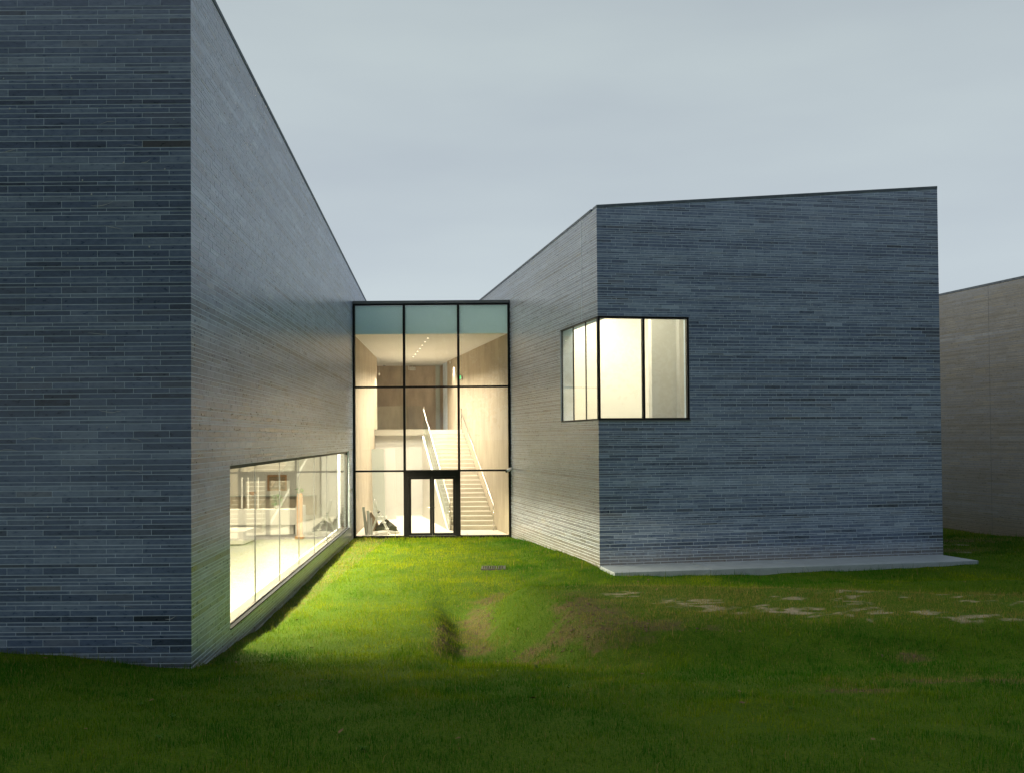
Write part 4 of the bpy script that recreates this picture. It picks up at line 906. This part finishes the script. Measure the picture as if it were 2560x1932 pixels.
# ------------------------------------------------------------------ small things outside
GRT = thing('drain_grate', 'small dark steel drain grate set in the lawn before the hall', 'drain', (-0.5, 25.1, float(height(np.array([-.5]), np.array([25.1]))[0])))
gz = float(height(np.array([-.5]), np.array([25.1]))[0]) + .02
mb = MB(); mb.box(-.80, -.24, 24.82, 24.86, gz - .1, gz + .02); mb.box(-.80, -.24, 25.40, 25.44, gz - .1, gz + .02); mb.box(-.84, -.80, 24.82, 25.44, gz - .1, gz + .02); mb.box(-.24, -.20, 24.82, 25.44, gz - .1, gz + .02); mb.build('rim', 'grate_steel', GRT)
for k in range(9):
    x = -.775 + k * .0625; mb = MB(); mb.box(x, x + .03, 24.861, 25.399, gz - .05, gz + .012); mb.build('bar', 'grate_steel', GRT)
mb = MB(); mb.box(-.80, -.24, 24.86, 25.40, gz - .12, gz - .08); mb.build('pit', 'dark_reveal', GRT)
fx, fy_ = B_R[0] + KR * 1.2 , 27.5
FL = thing('floodlight', 'small black floodlight low on the far side of the right building', 'lamp', (fx + .05, fy_, .4))
mb = MB(); mb.box(fx + .10, fx + .36, fy_ - .14, fy_ + .14, .62, .86); mb.build('housing', 'black_metal', FL, bevel=.02); mb = MB(); mb.box(fx + .12, fx + .32, fy_ - .12, fy_ + .12, .45, .56); mb.build('gear_box', 'white_plastic', FL, bevel=.01); mb = MB(); mb.box(fx - .0, fx + .10, fy_ - .03, fy_ + .03, .50, .80); mb.box(fx + .18, fx + .22, fy_ - .03, fy_ + .03, .56, .62); mb.build('bracket', 'grey_metal', FL)
# earth clods on the bare slope: loose crumbs nobody could count
r = np.random.default_rng(5); mb = MB()
for cx, cy_, rx, ry in SOIL[:10] + SOIL[10:14]:
    for k in range(int(80 * max(rx * ry * 6, .4))):
        x, y = cx + r.normal(0, rx * .6), cy_ + r.normal(0, ry * .7); s = abs(r.normal(.006, .012)) + .005; z = float(height(np.array([x]), np.array([y]))[0])
        vs = [(x + s * a * r.uniform(.7, 1.3), y + s * b * r.uniform(.7, 1.3), z + s * c * r.uniform(.4, .9)) for a, b, c in ((1, 0, 0), (-1, 0, 0), (0, 1, 0), (0, -1, 0), (0, 0, 1), (0, 0, -1))]
        mb.add(vs, [(0, 2, 4), (2, 1, 4), (1, 3, 4), (3, 0, 4), (2, 0, 5), (1, 2, 5), (3, 1, 5), (0, 3, 5)])
tag(mb.build('earth_clods', 'clod_earth'), 'loose brown earth crumbs on the bare slope of the hollow', 'earth', kind='stuff')
# fallen leaves
mb = MB()
for k in range(90):
    y = math.sqrt(r.uniform(7.0 ** 2, 24.0 ** 2)); x = r.uniform(-.5, .54) * y
    if x < lw(y) + .2 and y > 12.8: continue
    z = float(height(np.array([x]), np.array([y]))[0]) + .03; a = r.uniform(0, 6.28); l = r.uniform(.018, .045); d = np.array([math.cos(a), math.sin(a), r.uniform(-.4, .4)]); u = np.array([-math.sin(a), math.cos(a), r.uniform(-.5, .5)]); c = np.array([x, y, z])
    mb.add([c - d * l, c + u * l * .5, c + d * l, c - u * l * .5 + np.array([0, 0, .008])], [(0, 1, 2, 3)])
tag(mb.build('fallen_leaves', 'dead_leaf'), 'scattered brown fallen leaves lying in the grass', 'leaves', kind='stuff')
# broad-leaved weeds in the near lawn
r = random.Random(12)
for k in range(16):
    y = r.uniform(7.6, 13.5); x = r.uniform(-.5, .53) * y
    z = float(height(np.array([x]), np.array([y]))[0]); mb = MB(); nl = r.randint(5, 9); sz = r.uniform(.03, .06)
    for j in range(nl):
        a = 6.28 * j / nl + r.uniform(-.3, .3); d = Vector((math.cos(a), math.sin(a), 0)); u = Vector((-d.y, d.x, 0)); l = sz * r.uniform(.7, 1.2); c = Vector((x, y, z + .012)); up = r.uniform(.3, .8)
        mb.add([c, c + d * l * .45 + u * l * .22 + Vector((0, 0, l * up)), c + d * l + Vector((0, 0, l * up * .9)), c + d * l * .45 - u * l * .22 + Vector((0, 0, l * up))], [(0, 1, 2, 3)])
    tag(mb.build('broadleaf_weed', 'weed_green'), 'small broad-leaved weed growing in the dark near lawn', 'weed', 'weeds in the near lawn')

# ------------------------------------------------------------------ unseen tree row, hinted at by reflections, enlarged to shade fronts and lawn
def tree(x, y, hgt, rad, seed, label):
    r = random.Random(seed); z = float(height(np.array([x]), np.array([y]))[0]); t_ = thing('tree', label, 'tree', (x, y, z), 'added shade trees, mirrored in the glass')
    mb = MB(); top = (x + r.uniform(-.5, .5), y, z + hgt * .85); mb.tube([(x, y, z - .2), (x, y, z + hgt * .3), (x + r.uniform(-.3, .3), y + .2, z + hgt * .6), top], [.38, .28, .17, .04], 9)
    for k in range(9):
        a = r.uniform(0, 6.28); h0 = hgt * r.uniform(.25, .6); l = rad * r.uniform(.6, .95)
        mb.tube([(x, y, z + h0), (x + math.cos(a) * l * .5, y + math.sin(a) * l * .5, z + h0 + l * .45), (x + math.cos(a) * l, y + math.sin(a) * l, z + h0 + l * .8)], [.12, .07, .02], 6)
    mb.build('trunk', 'bark', t_)
    rg = np.random.default_rng(seed); n = 8000
    cl = rg.normal(0, 1, (60, 3)); cl /= np.linalg.norm(cl, axis=1)[:, None]; cl *= rg.uniform(.35, 1, 60)[:, None] ** .6
    c = cl[rg.integers(0, 60, n)] + rg.normal(0, .16, (n, 3)); c = c * np.array([rad, rad, hgt * .40]) + np.array([x, y, z + hgt * .58])
    d = rg.normal(0, 1, (n, 3)); d /= np.linalg.norm(d, axis=1)[:, None]; u = np.cross(d, rg.normal(0, 1, (n, 3))); u /= np.linalg.norm(u, axis=1)[:, None]; s = rg.uniform(.16, .34, n)[:, None]
    V = np.stack([c - d * s, c + u * s * .55, c + d * s, c - u * s * .55], 1).reshape(-1, 3) - np.array([x, y, z])
    me = mesh_np('crown', V, np.arange(4 * n), np.full(n, 4), 'tree_leaf'); o = bpy.data.objects.new('crown', me); COL.objects.link(o); o.parent = t_
SHADE_TREES = [(-32, 3, 18, 7), (-23, -5, 19, 7), (-14, -9, 19, 7), (-5, -10, 18, 6.5), (4, -10, 21, 7), (13, -9, 19, 7), (23, -6, 20, 7), (33, 1, 18, 7)]
WORDS = ['first', 'second', 'third', 'fourth', 'fifth', 'sixth', 'seventh', 'eighth']
for k, (x, y, h_, rd) in enumerate(SHADE_TREES):
    tree(x, y, h_, rd, 100 + k, 'large leafy tree added unseen behind the viewer for shade, %s of the row from the left' % WORDS[k])
